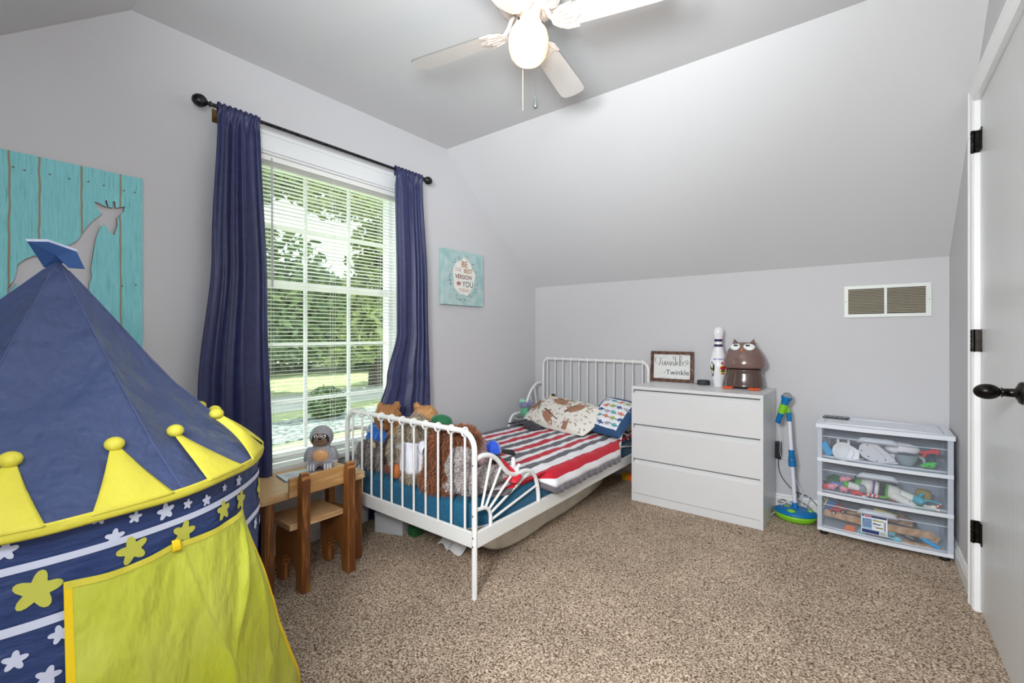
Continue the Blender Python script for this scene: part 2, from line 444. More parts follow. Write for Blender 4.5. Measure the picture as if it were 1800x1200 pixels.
b = MB(); b.bx(BX-.012, BX+.012, BY0, BY1, .475, .49); obj('bottom_rail', b, slatm, bl, bevel=.003)
b = MB()
for y in (1.09, 1.435, 1.76):
    for dx in (-.0135, .0135):
        for dy in (-.008, .008): b.tube([(BX+dx, y+dy, .49), (BX+dx, y+dy, WZ1-.04)], .0007, 4)
obj('ladder_cord', b, slatm, bl)
b = MB(); b.tube([(BX+.022, 1.085, WZ1-.03), (BX+.024, 1.087, 1.37)], .0042, 8); b.tube([(BX+.014, 1.085, WZ1-.03), (BX+.024, 1.085, WZ1-.026)], .002, 6)
obj('tilt_wand', b, M('clear wand', (190, 190, 192), .2), bl)
# curtain rod
rd = thing('curtain_rod', 'dark metal curtain rod with round finials above the window', 'curtain rod', (XL+.09, 1.39, 2.15))
RX = XL+.09; RZ = 2.152
b = MB(); b.tube([(RX, .78, RZ), (RX, 2.01, RZ)], .0085, 12); obj('rod', b, DARKM, rd)
for y, sg, r in ((.78, -1, .028), (2.01, 1, .026)):
    b = MB(); b.lathe([(.009, 0), (.013, .002), (.013, .006), (.008, .009), (.008, .014), (.012, .017), (.018, .022), (r*.95, .034), (r, .046), (r*.85, .06), (r*.5, .071), (0, .075)], (RX, y, RZ), 20, axis=(0, sg, 0))
    obj('finial', b, DARKM, rd)
for y in (.825, 1.985):
    b = MB(); b.bx(XL, XL+.005, y-.012, y+.012, RZ-.04, RZ+.02); b.tube([(XL+.004, y, RZ-.018), (RX-.01, y, RZ-.018), (RX, y, RZ-.012)], .005, 8); b.tube(arc((RX, y, RZ), .0125, PI, 2*PI, 8, 'xz'), .003, 6)
    obj('rod_bracket', b, M('antique brass', (120, 95, 50), .4, .8), rd)
# curtains
satin = M('navy satin', (50, 55, 98), .45, col2=(42, 46, 86), nscale=30, sheen=.12, bump=.1, bscale=500)
def curtain(name, label, L, R, zt, zb, folds, seed, hang, depthf):
    rnd = random.Random(seed); ph = [rnd.uniform(0, 6.28) for _ in range(6)]
    c = thing(name, label, 'curtain', (RX, (L(1)+R(1))/2, zb), 'navy curtains at the window')
    def f(u, v):
        z = zb+(zt-zb)*v
        top = max(0, 1-(zt-z)/.10)
        w = .006*math.sin(u*34+ph[1])*(top**.5)
        uu = u+.06*math.sin(u*7+ph[4])+.02*math.sin(v*3+ph[1])
        s1 = math.sin(uu*2*PI*folds+ph[0]+.7*math.sin(v*2.2+ph[2]))
        d = depthf*(.55+.45*(1-v))*(math.copysign(abs(s1)**.6, s1)*.8+.3*math.sin(uu*2*PI*folds*2.3+ph[3]+v)*v+.2*math.sin(u*23+v*4))
        y = L(v)+(R(v)-L(v))*(u+.02*math.sin(u*2*PI*folds+ph[0]+1.2)*(1-top))
        x = RX+d*(1-top)+.012*top*math.sin(u*40+ph[4]) + hang*(1-v)
        if z > zt-.045: x = RX+.0105+w*.5+.002*math.sin(u*60)
        return (x, y, z+(.005*math.sin(u*50+ph[5]) if v > .985 else 0))
    b = MB(); b.grid(f, 150, 90); o = obj('drape', b, satin, c, solid=.0016)
    b = MB(); b.grid(lambda u, v: (RX-.0105-.003*math.sin(u*50), L(1)+(R(1)-L(1))*u, zt-.045*(1-v)+(.005*math.sin(u*50+ph[5]) if v > .9 else 0)), 80, 4)
    b.grid(lambda u, v: (RX+.0105*math.cos(PI*v)*1.0, L(1)+(R(1)-L(1))*u, zt+.008*math.sin(PI*v)+.004*math.sin(u*50+ph[5])), 80, 6)
    obj('rod_pocket', b, satin, c, solid=.0016)
    return c
def interp(T):
    def g(v):
        z = v
        for (a, p), (c, q) in zip(T, T[1:]):
            if a <= z <= c: t = (z-a)/(c-a); t = t*t*(3-2*t); return p+(q-p)*t
        return T[-1][1] if z > T[-1][0] else T[0][1]
    return g
ZT = RZ+.012; ZB = .03
vv = lambda z: (z-ZB)/(ZT-ZB)
curtain('curtain', 'navy satin curtain panel hanging between the giraffe board and the window', interp([(0, .70), (vv(.85), .722), (vv(1.5), .78), (1, .806)]), interp([(0, 1.06), (vv(.5), 1.047), (vv(1.3), 1.02), (1, .985)]), ZT, ZB, 3.4, 3, 0, .024)
curtain('curtain', 'navy satin curtain panel swept aside right of the window beside the bed', interp([(0, 1.58), (vv(.66), 1.655), (vv(.85), 1.72), (vv(1.15), 1.80), (vv(1.45), 1.80), (1, 1.785)]), interp([(0, 2.08), (vv(.6), 2.062), (vv(1.4), 2.04), (1, 1.998)]), ZT, ZB, 3.6, 8, 0, .022)

# ------------------------------------------------------------------ outside
grass = M('lawn', (168, 182, 128), .9, col2=(206, 208, 156), nscale=3)
b = MB(); b.bx(-45, XL-.15, -25, 40, -.5, -.4); struct('ground', b, grass)
b = MB(); b.prism([(-11.6, -25), (-9.4, -25), (-8.9, 2), (-9.6, 20), (-9.6, 40), (-12, 40), (-11.8, 20), (-11.2, 2)], lambda a, c, d: (a, c, -.4+d), .012); struct('path', b, M('pale concrete', (232, 228, 220), .8, col2=(214, 210, 204), nscale=2), recalc=True)
b = MB(); b.prism([(-8.2, -4), (-6.6, -4), (-6.4, 3), (-6.9, 12), (-8.4, 12), (-8.0, 3)], lambda a, c, d: (a, c, -.4+d), .02); struct('gravel_bed', b, M('grey gravel', (96, 110, 108), .9, col2=(200, 204, 200), nscale=14), recalc=True)
b = MB(); b.bx(-2.75, -2.53, -3, 6, -.4, .40); struct('foundation', b, M('pale siding', (214, 214, 208), .7))
leafm = [M('leaf a', (112, 130, 70), .6, col2=(196, 204, 130), island=True, contrast=(0, 1)), M('leaf b', (72, 96, 68), .6, col2=(140, 162, 104), island=True, contrast=(0, 1))]
bark = M('bark', (96, 82, 66), .9, col2=(60, 50, 40), nscale=20, stretch=(4, 4, 1))
def foliage(mb, clumps, n, size, seed, hole=None):
    rnd = random.Random(seed); vs = []; fs = []
    for _ in range(n):
        c, r = rnd.choice(clumps)
        while True:
            d = Vector((rnd.uniform(-1, 1), rnd.uniform(-1, 1), rnd.uniform(-1, 1)))
            if d.length < 1: break
        d = d.normalized()*(d.length**.45)
        p = Vector((c[0]+d.x*r[0], c[1]+d.y*r[1], c[2]+d.z*r[2]))
        if hole and hole(p): continue
        a = Vector((rnd.gauss(0, 1), rnd.gauss(0, 1), rnd.gauss(0, .6))).normalized(); q = a.orthogonal().normalized()
        s = size*rnd.uniform(.6, 1.3); k = len(vs)
        vs += [p-a*s, p+q*s*.45, p+a*s, p-q*s*.45]; fs += [(k, k+1, k+2, k+3)]
    mb.add(vs, fs)
gap = lambda p: ((p.x+11.3)/3.2)**2+((p.y-6.5)/1.15)**2+((p.z-3.4)/.95)**2 < 1 and random.random() < .95
def tree(label, x, y, h, clumps, n, size, seed, lm, hole=None):
    t = thing('tree', label, 'tree', (x, y, -.4), 'trees outside the window')
    b = MB(); b.tube([(x, y, -.4), (x+.1, y, h*.4), (x, y+.15, h)], [.22, .17, .08], 10)
    for c, r in clumps[:8]: b.tube([(x, y, min(h, c[2])*.5), ((x+c[0])/2, (y+c[1])/2, (c[2]+h*.4)/2), c], [.08, .05, .02], 6)
    obj('trunk', b, bark, t)
    b = MB(); foliage(b, clumps, n, size, seed, hole); obj('foliage', b, leafm[lm], t)
# clumps are placed so the sky shows through a gap in the crowns
rs = random.Random(5)
cl1 = [((-11.5+rs.uniform(-1, 1), 4.6+rs.uniform(-1.2, 1.0), z), (1.4, 1.3, .9)) for z in (1.4, 2.0, 2.6, 5.2, 5.8, 6.2) for _ in (0, 1)]
tree('leafy green tree seen through the left panes of the window', -11.8, 4.7, 4.6, cl1, 11000, .13, 1, 1, gap)
cl2 = [((-11+rs.uniform(-1, 1), 7.6+rs.uniform(-1.2, 1.6), z), (1.4, 1.4, 1.0)) for z in (1.3, 1.8, 3.0, 3.8, 5.2, 5.7, 6.3) for _ in (0, 1)]
tree('sunlit leafy tree seen through the right panes of the window', -11.5, 8.2, 4.6, cl2, 14000, .13, 2, 0, gap)
cl3 = [((-19+rs.uniform(-2, 2), y, z), (2, 2.2, 1.3)) for y in (6, 9, 12, 15) for z in (.8, 1.8, 2.4)]
tree('distant row of dense dark green foliage behind the lawn', -19, 10, 3.5, cl3, 14000, .22, 3, 1)
b = MB(); foliage(b, [((-7.7, 4.45, -.12), (.3, .34, .3))], 2200, .05, 6)
single('garden_bush', b, leafm[1], 'small round dark green bush beside the pale path outside', 'bush')
b = MB(); foliage(b, [((-9.3+rs.uniform(-.2, .2), y, -.1), (.25, .35, .3)) for y in (5.9, 6.5)], 1500, .05, 9)

# ------------------------------------------------------------------ play tent
TC = Vector((-1.58, .16, 0)); TR = .482; TZ = .80; TA = 1.315; DA = 3.2
tent_n = M('tent navy nylon', (62, 76, 116), .5, sheen=.1, bump=1, bscale=7, bstretch=(1, 1, .7), spec=.45, bdist=.05)
tent_d = M('tent wall nylon', (46, 64, 112), .5, bump=.9, bscale=8, bstretch=(.6, .6, 1.6), spec=.4, bdist=.03)
yel = M('tent yellow', (220, 210, 70), .6, bump=.5, bscale=24)
yel_flap = M('door flap yellow', (196, 204, 54), .42, col2=(206, 212, 84), nscale=5, bump=1, bscale=7, bstretch=(1.3, 1.3, .6), spec=.5, bdist=.04)
yel_dark = M('flap edging', (252, 214, 22), .5)
starw = M('printed white', (212, 218, 238), .6); stary = M('printed yellow', (200, 200, 82), .6)
tent = thing('play_tent', 'blue and yellow round play tent with stars in the left foreground', 'play tent', (TC.x, TC.y, 0))
RAD = math.radians
def tw(ang, z, off=0.0):
    """tent wall; ang in degrees"""
    a = RAD(ang+DA); r = .466+.02*(TZ-z)+off+.004*noise.noise(Vector((math.cos(a)*3, math.sin(a)*3, z*5)))*1.5
    r += .0025*math.sin(a*9+z*14)
    return (TC.x+r*math.cos(a), TC.y+r*math.sin(a), z)
def tr(ang, t, off=0.0):
    """tent roof; t=0 apex, 1 hem"""
    a = RAD(ang+DA); k = (ang-18) % 45-22.5
    poly = math.cos(RAD(22.5))/math.cos(RAD(k)); q = t**3
    sag = 1-.07*math.sin(PI*t)*(1-(abs(k)/22.5)**2)
    r = TR*t*((poly*sag)*(1-q)+q)*(1-.10*math.sin(PI*t)*max(0, math.cos(a-RAD(62)))**1.5)+off
    n = noise.noise(Vector((math.cos(a)*r*7, math.sin(a)*r*7, t*4)))+.5*noise.noise(Vector((math.cos(a)*r*18, math.sin(a)*r*18, t*9)))
    z = TA-(TA-TZ)*t**.97+.006*n*math.sin(PI*min(1, t))+off*.9
    return (TC.x+.005*(1-t)+r*math.cos(a), TC.y+.040*(1-t)+r*math.sin(a), z)
def star(mb, fn, a0, z0, s, rot, mat, off=.003, fat=.52):
    n = 40; vs = [fn(a0, z0, off)]
    for i in range(n):
        th = 2*PI*i/n; w = (.5+.5*math.cos(5*th))**.8
        rr = s*(fat+(1-fat)*w); x = rr*math.sin(th+rot); y = rr*math.cos(th+rot)
        vs.append(fn(a0+math.degrees(x/.49), z0+y, off))
    mb.add(vs, [(0, 1+i, 1+(i+1) % n) for i in range(n)], True, mat)
b = MB(); b.grid(lambda u, v: tw(360*u, TZ*v), 240, 60, closeu=True)
for z0, h in ((.737, .0065), (.638, .0075), (.42, .0075), (.32, .0065)):
    b.grid(lambda u, v: tw(360*u, z0-h+2*h*v, .0022), 240, 1, mat=1, closeu=True)
for a in range(-24, 340, 22):
    pass
for a, z, s, r in ((-8.5, .693, .034, .2), (7.5, .712, .028, -.2), (19, .708, .026, .25), (32, .715, .024, 0), (41.5, .712, .026, .3)):
    star(b, tw, a, z, s, r, 2)
for a in range(60, 345, 16): star(b, tw, a, .695, .032, a, 2)
for a, z, s, r in ((-13, .772, .017, .1), (4, .748, .0165, .1), (1.3, .792, .013, .3), (7.8, .775, .012, .2), (14.4, .767, .018, -.1), (19.9, .766, .011, .2), (25.7, .757, .013, 0), (33, .765, .009, .2), (40.5, .762, .014, .2), (-5.2, .609, .016, -.2), (-11.6, .59, .017, .1), (-7, .545, .018, .3), (-14, .535, .016, 0), (-6, .47, .015, .3), (-12.5, .47, .02, 0)):
    star(b, tw, a, z, s, r, 1)
for a in range(52, 345, 7): star(b, tw, a, .77+.01*math.sin(a), .012+.003*math.sin(a*3), a, 1); star(b, tw, a+2, .58+.03*math.sin(a), .016, a, 1)
obj('tent_wall', b, [tent_d, starw, stary], tent)
b = MB(); b.grid(lambda u, v: tr(360*u, .012+.988*v), 288, 70, closeu=True)
obj('tent_roof', b, tent_n, tent)
for k in range(8):
    b = MB(); b.tube([tr(18+45*k, t/20, .0003) for t in range(1, 21)], .0010, 5); obj('roof_seam', b, M('roof seam', (84, 100, 144), .5), tent)
b = MB()
b.grid(lambda u, v: (TC.x+(TR+.0035-.004*abs(v-.4))*math.cos(2*PI*u), TC.y+(TR+.0035-.004*abs(v-.4))*math.sin(2*PI*u), TZ-.010+.02*v+.0015*math.sin(2*PI*u*13)), 180, 5, closeu=True)
obj('hem', b, yel, tent, solid=.002)
for k in range(16):
    a0 = 7.3+22.5*k+(1.8 if k == 1 else 0); hw = 7.9 if k != 1 else 7.2
    lift = .018 if k == 2 else .0
    rnd = random.Random(k)
    tip = -3.5 if k == 1 else rnd.uniform(-.6, .6)
    def pf(u, v):
        w = .13+.87*(1-v)**.95 if k != 2 else .10+.9*(1-v)**2.2
        a = a0+(u-.5)*2*hw*w+tip*v
        t = 1-.19*v
        o = .005+.006*math.sin(PI*v)*math.sin(PI*u)+lift*math.sin(PI*v*.6)*(u*.6+.5)
        return tr(a, t, o)
    b = MB(); b.grid(pf, 14, 14); p = obj('pennant', b, yel, tent, solid=.0015)
    e = pf(.5, 1); b = MB(); b.ell((e[0], e[1], e[2]+.006), (.017, .017, .014), (0, .3, 0), 16, 10)
    obj('pompom', b, yel, p)
# door flap
def ff(u, v):
    z = .697*v; t = 1-v
    al = -4.5+(.6*t); ar = 40.2+33*t**1.35
    a = al+(ar-al)*u
    o = .010+.105*t*u**2.5+.010*math.sin(u*9+t*4)*t+.006*noise.noise(Vector((u*6+t*3, t*5, 1)))
    o += .012*math.sin(PI*v)*math.exp(-((u-.52-.1*v)/.06)**2)
    for (ua, va, ub, vb, h) in ((.50, .97, .62, .35, .008), (.96, .98, .55, .45, .010), (.97, .95, .80, .20, .009), (.30, .1, .62, .62, .006), (.60, .7, .50, .1, .006), (.1, .2, .45, .75, .004), (.92, .93, .70, .60, .008)):
        px, py = u-ua, v-va; dx, dy = ub-ua, vb-va; l = math.hypot(dx, dy); tt = max(0, min(1, (px*dx+py*dy)/(l*l)))
        dd = math.hypot(px-tt*dx, py-tt*dy); o += h*math.sin(PI*(tt*.9+.05))*math.exp(-(dd/.018)**2)
    sagz = -.010*math.sin(PI*min(1, u/.46))*(v**6) if u < .46 else -.008*math.sin(PI*(u-.46)/.54)*(v**6)
    return tw(a, max(.004, z+sagz), o)
b = MB(); b.grid(ff, 120, 90); fl_ = obj('door_flap', b, yel_flap, tent)
b = MB(); b.grid(lambda u, v: [c for c in (Vector(ff(u*.03, v))+Vector((.0015, -.0015, 0)))], 3, 90); obj('flap_edging', b, yel_dark, fl_)
b = MB(); b.grid(lambda u, v: [c for c in (Vector(ff(1-u*.018, v))+Vector((.0015, -.001, 0)))], 3, 90)
obj('flap_edging', b, yel_dark, fl_)
b = MB(); b.grid(lambda u, v: [c for c in (Vector(ff(u, .982+v*.018))+Vector((.0015, 0, 0)))], 120, 2); obj('flap_edging', b, yel, fl_)
b = MB(); q = ff(.47, 1); b.grid(lambda u, v: tuple(Vector(ff(.455+.04*u, 1-.035*v))+Vector((.006+.004*math.sin(3*v), -.004, .008))), 4, 6); obj('fastener_tab', b, yel_dark, fl_, solid=.002)
# folded cloth cap on the peak
b = MB()
U = Vector((.7902, .6129, 0)); D = Vector((.6129, -.7902, 0)); A0 = Vector((TC.x+.005, TC.y+.040, TA-.003))
def cp(r, z, d): return A0+U*r+Vector((0, 0, z))+D*d
pts = dict(L=cp(-.074, .046, .0), T=cp(-.036, .048, -.014), Mm=cp(.032, .024, -.016), R=cp(.062, -.020, -.006), RB=cp(.040, -.020, .012), A=cp(.012, .008, .014), LB=cp(-.016, -.020, .016), B=cp(.012, -.004, -.008))
ks = list(pts); vs = [pts[k] for k in ks]; ix = {k: i for i, k in enumerate(ks)}
for tri in (('L', 'A', 'LB'), ('L', 'T', 'A'), ('T', 'Mm', 'A'), ('Mm', 'R', 'A'), ('R', 'RB', 'A'), ('RB', 'B', 'A'), ('LB', 'A', 'B')):
    b.add([pts[k] for k in tri], [(0, 1, 2)])
n0 = len(b.f)
def rim(p, q, w):
    c = A0+Vector((0, 0, .01)); b.add([p, q, q+(q-c)*w+Vector((0, 0, .004)), p+(p-c)*w+Vector((0, 0, .004))], [(0, 1, 2, 3)], False, 1)
rim(pts['L'], pts['T'], .07); rim(pts['T'], pts['Mm'], .08)
obj('roof_cap', b, [M('tent cap', (44, 80, 136), .5), starw], tent, solid=.002)

# ------------------------------------------------------------------ pictures on the window wall
gir = [(0.177, 1.263), (0.177, 1.291), (0.195, 1.328), (0.2, 1.377), (0.217, 1.397), (0.238, 1.412), (0.276, 1.423), (0.306, 1.444), (0.355, 1.486), (0.371, 1.521), (0.392, 1.562), (0.425, 1.602), (0.412, 1.624), (0.405, 1.647), (0.425, 1.64), (0.44, 1.632), (0.435, 1.654), (0.44, 1.662), (0.446, 1.634), (0.459, 1.634), (0.459, 1.659), (0.466, 1.661), (0.468, 1.636), (0.484, 1.642), (0.496, 1.647), (0.493, 1.626), (0.473, 1.596), (0.473, 1.567), (0.463, 1.526), (0.451, 1.533), (0.442, 1.554), (0.434, 1.564), (0.42, 1.546), (0.408, 1.499), (0.397, 1.409), (0.394, 1.38), (0.397, 1.35), (0.389, 1.327), (0.389, 1.20), (.385, 1.0), (.365, 1.0), (.36, 1.2), (.33, 1.27), (.27, 1.28), (.24, 1.2), (.235, 1.0), (.215, 1.0), (.21, 1.2), (.198, 1.31), (.188, 1.29)]
board = MB(); yb0, yb1, zb0, zb1 = -.16, .554, .86, 1.775
board.bx(XL+.001, XL+.016, yb0, yb1, zb0, zb1)
cut = MB(); cut.prism(gir, lambda a, c, d: (XL-.02+d, a, c), .08)
mc = bpy.data.meshes.new('cut'); mc.from_pydata(cut.v, [], cut.f); oc = bpy.data.objects.new('cut', mc); COL.objects.link(oc)
import bmesh
_b = bmesh.new(); _b.from_mesh(mc); bmesh.ops.recalc_face_normals(_b, faces=_b.faces); _b.to_mesh(mc); _b.free()
V, F = eval_mesh(board, [('BOOLEAN', dict(object=oc, operation='DIFFERENCE', solver='EXACT'))])
bpy.data.objects.remove(oc)
def M_planks():
    m = bpy.data.materials.new('turquoise planks'); m.use_nodes = True
    nt = m.node_tree; n = nt.nodes; L = nt.links; p = n['Principled BSDF']; p.inputs['Roughness'].default_value = .6
    tc = n.new('ShaderNodeTexCoord'); mp = n.new('ShaderNodeMapping'); mp.inputs['Scale'].default_value = (1, 120, 6)
    L.new(tc.outputs['Object'], mp.inputs['Vector'])
    t = n.new('ShaderNodeTexNoise'); t.inputs['Scale'].default_value = 1.6; t.inputs['Detail'].default_value = 6; t.inputs['Roughness'].default_value = .7
    L.new(mp.outputs[0], t.inputs['Vector'])
    rp = n.new('ShaderNodeValToRGB'); e = rp.color_ramp.elements
    e[0].position = .32; e[0].color = (*lin((104, 150, 146)), 1); e[1].position = .42; e[1].color = (*lin((126, 205, 210)), 1)
    k = e.new(.7); k.color = (*lin((150, 222, 226)), 1)
    L.new(t.outputs['Fac'], rp.inputs[0])
    # plank joints: worn brown lines
    sp = n.new('ShaderNodeSeparateXYZ'); L.new(tc.outputs['Object'], sp.inputs[0])
    wn = n.new('ShaderNodeTexNoise'); wn.inputs['Scale'].default_value = 9; L.new(tc.outputs['Object'], wn.inputs['Vector'])
    a = n.new('ShaderNodeMath'); a.operation = 'MULTIPLY_ADD'; a.inputs[1].default_value = .012; L.new(wn.outputs['Fac'], a.inputs[0]); L.new(sp.outputs['Y'], a.inputs[2])
    prev = None
    for yj in (.482, .367, .255, .180, .07, -.06):
        s_ = n.new('ShaderNodeMath'); s_.operation = 'SUBTRACT'; L.new(a.outputs[0], s_.inputs[0]); s_.inputs[1].default_value = yj-(yb0+yb1)/2+.006
        ab = n.new('ShaderNodeMath'); ab.operation = 'ABSOLUTE'; L.new(s_.outputs[0], ab.inputs[0])
        if prev is None: prev = ab
        else:
            mn = n.new('ShaderNodeMath'); mn.operation = 'MINIMUM'; L.new(prev.outputs[0], mn.inputs[0]); L.new(ab.outputs[0], mn.inputs[1]); prev = mn
    mr = n.new('ShaderNodeMapRange'); mr.inputs[1].default_value = .0012; mr.inputs[2].default_value = .0045; L.new(prev.outputs[0], mr.inputs[0])
    mix = n.new('ShaderNodeMixRGB'); mix.inputs[1].default_value = (*lin((150, 132, 96)), 1)
    L.new(mr.outputs[0], mix.inputs[0]); L.new(rp.outputs[0], mix.inputs[2]); L.new(mix.outputs[0], p.inputs['Base Color'])
    bp = n.new('ShaderNodeBump'); bp.inputs['Strength'].default_value = .4; bp.inputs['Distance'].default_value = .004
    L.new(t.outputs['Fac'], bp.inputs['Height']); L.new(bp.outputs[0], p.inputs['Normal']); return m
b = MB(); edge_i = []
for f in F:
    c = [V[i] for i in f]; nn = (c[1]-c[0]).cross(c[2]-c[0]); edge_i.append(1 if abs(nn.x) < .5*nn.length else 0)
b.add(V, F); b.m = edge_i
for z in (1.715, 1.33):
    for y in (.53, .49, .43, .39, .33, .28, .22, .19, .12, .09): 
        if z < 1.5 and y < .44: continue
        b.lathe([(0, .0), (.0035, 0), (.0035, .0006), (0, .0006)], (XL+.0161, y+random.uniform(-.004, .004), z+random.uniform(-.006, .006)), 8, mat=2, axis=(1, 0, 0))
single('giraffe_wall_board', b, [M_planks(), M('board edge', (150, 118, 96), .8), M('nail head', (110, 112, 100), .6)], 'turquoise wooden plank board with a giraffe shape cut out of it', 'wall art')

b = MB(); cx0 = XL+.002; b.bx(cx0, cx0+.032, 2.235, 2.672, 1.342, 1.742)
canvasm = M('canvas aqua', (150, 190, 190), .8, col2=(192, 214, 210), nscale=14, contrast=(.3, .7))
cn = tag(obj('canvas_print', b, canvasm, bevel=.003), 'small square aqua canvas print with motivational lettering between window and corner', 'canvas print')
cY, cZ = 2.4535, 1.542
def cf(x, y): return (cx0+.0333, cY+x, cZ+y)
b = MB(); pts = []
for i in range(60):
    th = 2*PI*i/60; r = .125*(1+.05*math.sin(5*th+1)+.03*math.sin(9*th)); pts.append((r*.92*math.cos(th), r*1.08*math.sin(th)+.01))
vs = [cf(0, .01)]+[cf(*p) for p in pts]; b.add(vs, [(0, 1+i, 1+(i+1) % 60) for i in range(60)], False, 0)
vs = [(cx0+.0331, cY+p[0]*1.3+.006*math.sin(k*2.3), cZ+p[1]*1.35) for k, p in enumerate(pts)]
b.add([(cx0+.0331, cY, cZ)]+vs, [(0, 1+i, 1+(i+1) % 60) for i in range(60)], False, 5)
b.add([(cx0+.0336, cY+x, cZ+z) for x, z in ((-.03, .12), (.03, .12), (0, .165))], [(0, 1, 2)], False, 0)
def cf2(dx, dy): return lambda x, y: (cx0+.0338, cY+x+dx, cZ+y+dy)
txt('BE', .062, b, cf2(.005, .085), 1, bold=.0012); txt('THE', .036, b, cf2(-.062, .048), 2); txt('BEST', .046, b, cf2(.045, .042), 1, bold=.0008)
txt('VERSION', .044, b, cf2(-.005, -.004), 3, bold=.0008); txt('YOU', .062, b, cf2(.04, -.062), 4, bold=.0002, sx=.9); txt('TODAY', .034, b, cf2(0, -.1), 1)
b.add([(cx0+.0335, cY-.055+.024*math.cos(k*PI/8), cZ-.04+.016*math.sin(k*PI/8)) for k in range(16)], [tuple(range(16))], False, 2)
txt('OF', .022, b, lambda x, y: (cx0+.0342, cY-.055+x, cZ-.047+y), 4)
rnd = random.Random(11)
for _ in range(280):
    th = rnd.uniform(0, 2*PI); r = rnd.uniform(.135, .17); x = r*math.cos(th)*.95; y = r*math.sin(th)*1.05
    s = rnd.uniform(.002, .007); q = rnd.uniform(0, 3)
    b.add([cf(x+s*math.cos(q), y+s*math.sin(q)), cf(x-s*math.sin(q)*.4, y+s*.4*math.cos(q)), cf(x-s*math.cos(q), y-s*math.sin(q)), cf(x+s*.4*math.sin(q), y-.4*s*math.cos(q))], [(0, 1, 2, 3)], False, rnd.choice((4, 0, 4, 4)))
for a, c in (((.03, -.135), (.05, -.125)), ((.05, -.125), (.07, -.115)), ((.04, -.13), (.055, -.105))):
    b.add([cf(a[0], a[1]), cf(c[0], c[1]), cf((a[0]+c[0])/2+.012, (a[1]+c[1])/2+.014)], [(0, 1, 2)], False, 4)
obj('printed_lettering', b, [M('print cream', (238, 236, 228), .8), M('print ochre', (176, 124, 84), .8), M('print rose', (196, 140, 136), .8), M('print plum', (124, 62, 66), .8), M('print charcoal', (58, 66, 74), .8), M('print pale aqua', (176, 204, 202), .8)], cn)

# ------------------------------------------------------------------ ceiling fan
FC = (-1.0, 1.39)
fan = thing('ceiling_fan', 'white ceiling fan with flat blades, a lit frosted globe and hanging pull chains', 'ceiling fan', (FC[0], FC[1], ZC))
fw = M('fan white', (236, 226, 216), .35, coat=.2); fgray = M('fan filigree', (170, 160, 158), .4)
b = MB(); b.lathe([(.06, .0), (.075, -.004), (.085, -.02), (.108, -.035), (.118, -.055), (.118, -.085), (.108, -.105), (.095, -.115), (.06, -.12), (0, -.12)], (*FC, ZC), 48)
mh = obj('motor_housing', b, fw, fan)
b = MB()
for k in range(12):
    a = 2*PI*k/12; c, s = math.cos(a), math.sin(a)
    P = [(FC[0]+r*math.cos(a+w), FC[1]+r*math.sin(a+w), ZC+z) for r, z, w in ((.121, -.05, -.1), (.123, -.07, .08), (.118, -.092, -.06), (.104, -.108, .1), (.08, -.121, 0))]
    b.tube(smooth_path(P, 4), .0032, 6)
obj('filigree', b, fgray, mh)
b = MB(); b.lathe([(0, -.118), (.045, -.118), (.05, -.125), (.044, -.132), (.044, -.165), (.05, -.168), (.05, -.18), (.046, -.184), (0, -.184)], (*FC, ZC), 36)
sh = obj('switch_housing', b, fw, fan)
for k in range(3):
    b = MB(); a = 2*PI*k/3+.4; b.ell((FC[0]+.052*math.cos(a), FC[1]+.052*math.sin(a), ZC-.174), .005, None, 8, 6)
    obj('thumb_screw', b, DARKM, sh)
globe = M('lit frosted globe', (250, 214, 178), .5, emit=.34)
b = MB(); b.lathe([(.045, -.176), (.058, -.186), (.07, -.204), (.0755, -.228), (.074, -.262), (.066, -.29), (.05, -.309), (.028, -.319), (0, -.322)], (*FC, ZC), 40)
obj('globe', b, globe, fan)
lamp('fan_bulb', 'POINT', (FC[0], FC[1]-.0, ZC-.36), 1.0, (1, .80, .60), None, .06)
lamp('fan_bulb_up', 'POINT', (FC[0]+.075, FC[1]-.06, ZC-.165), .35, (1, .62, .36), None, .02)
bladem = M('fan blade', (222, 218, 214), .4); edgem = M('fan blade edge', (120, 118, 112), .5)
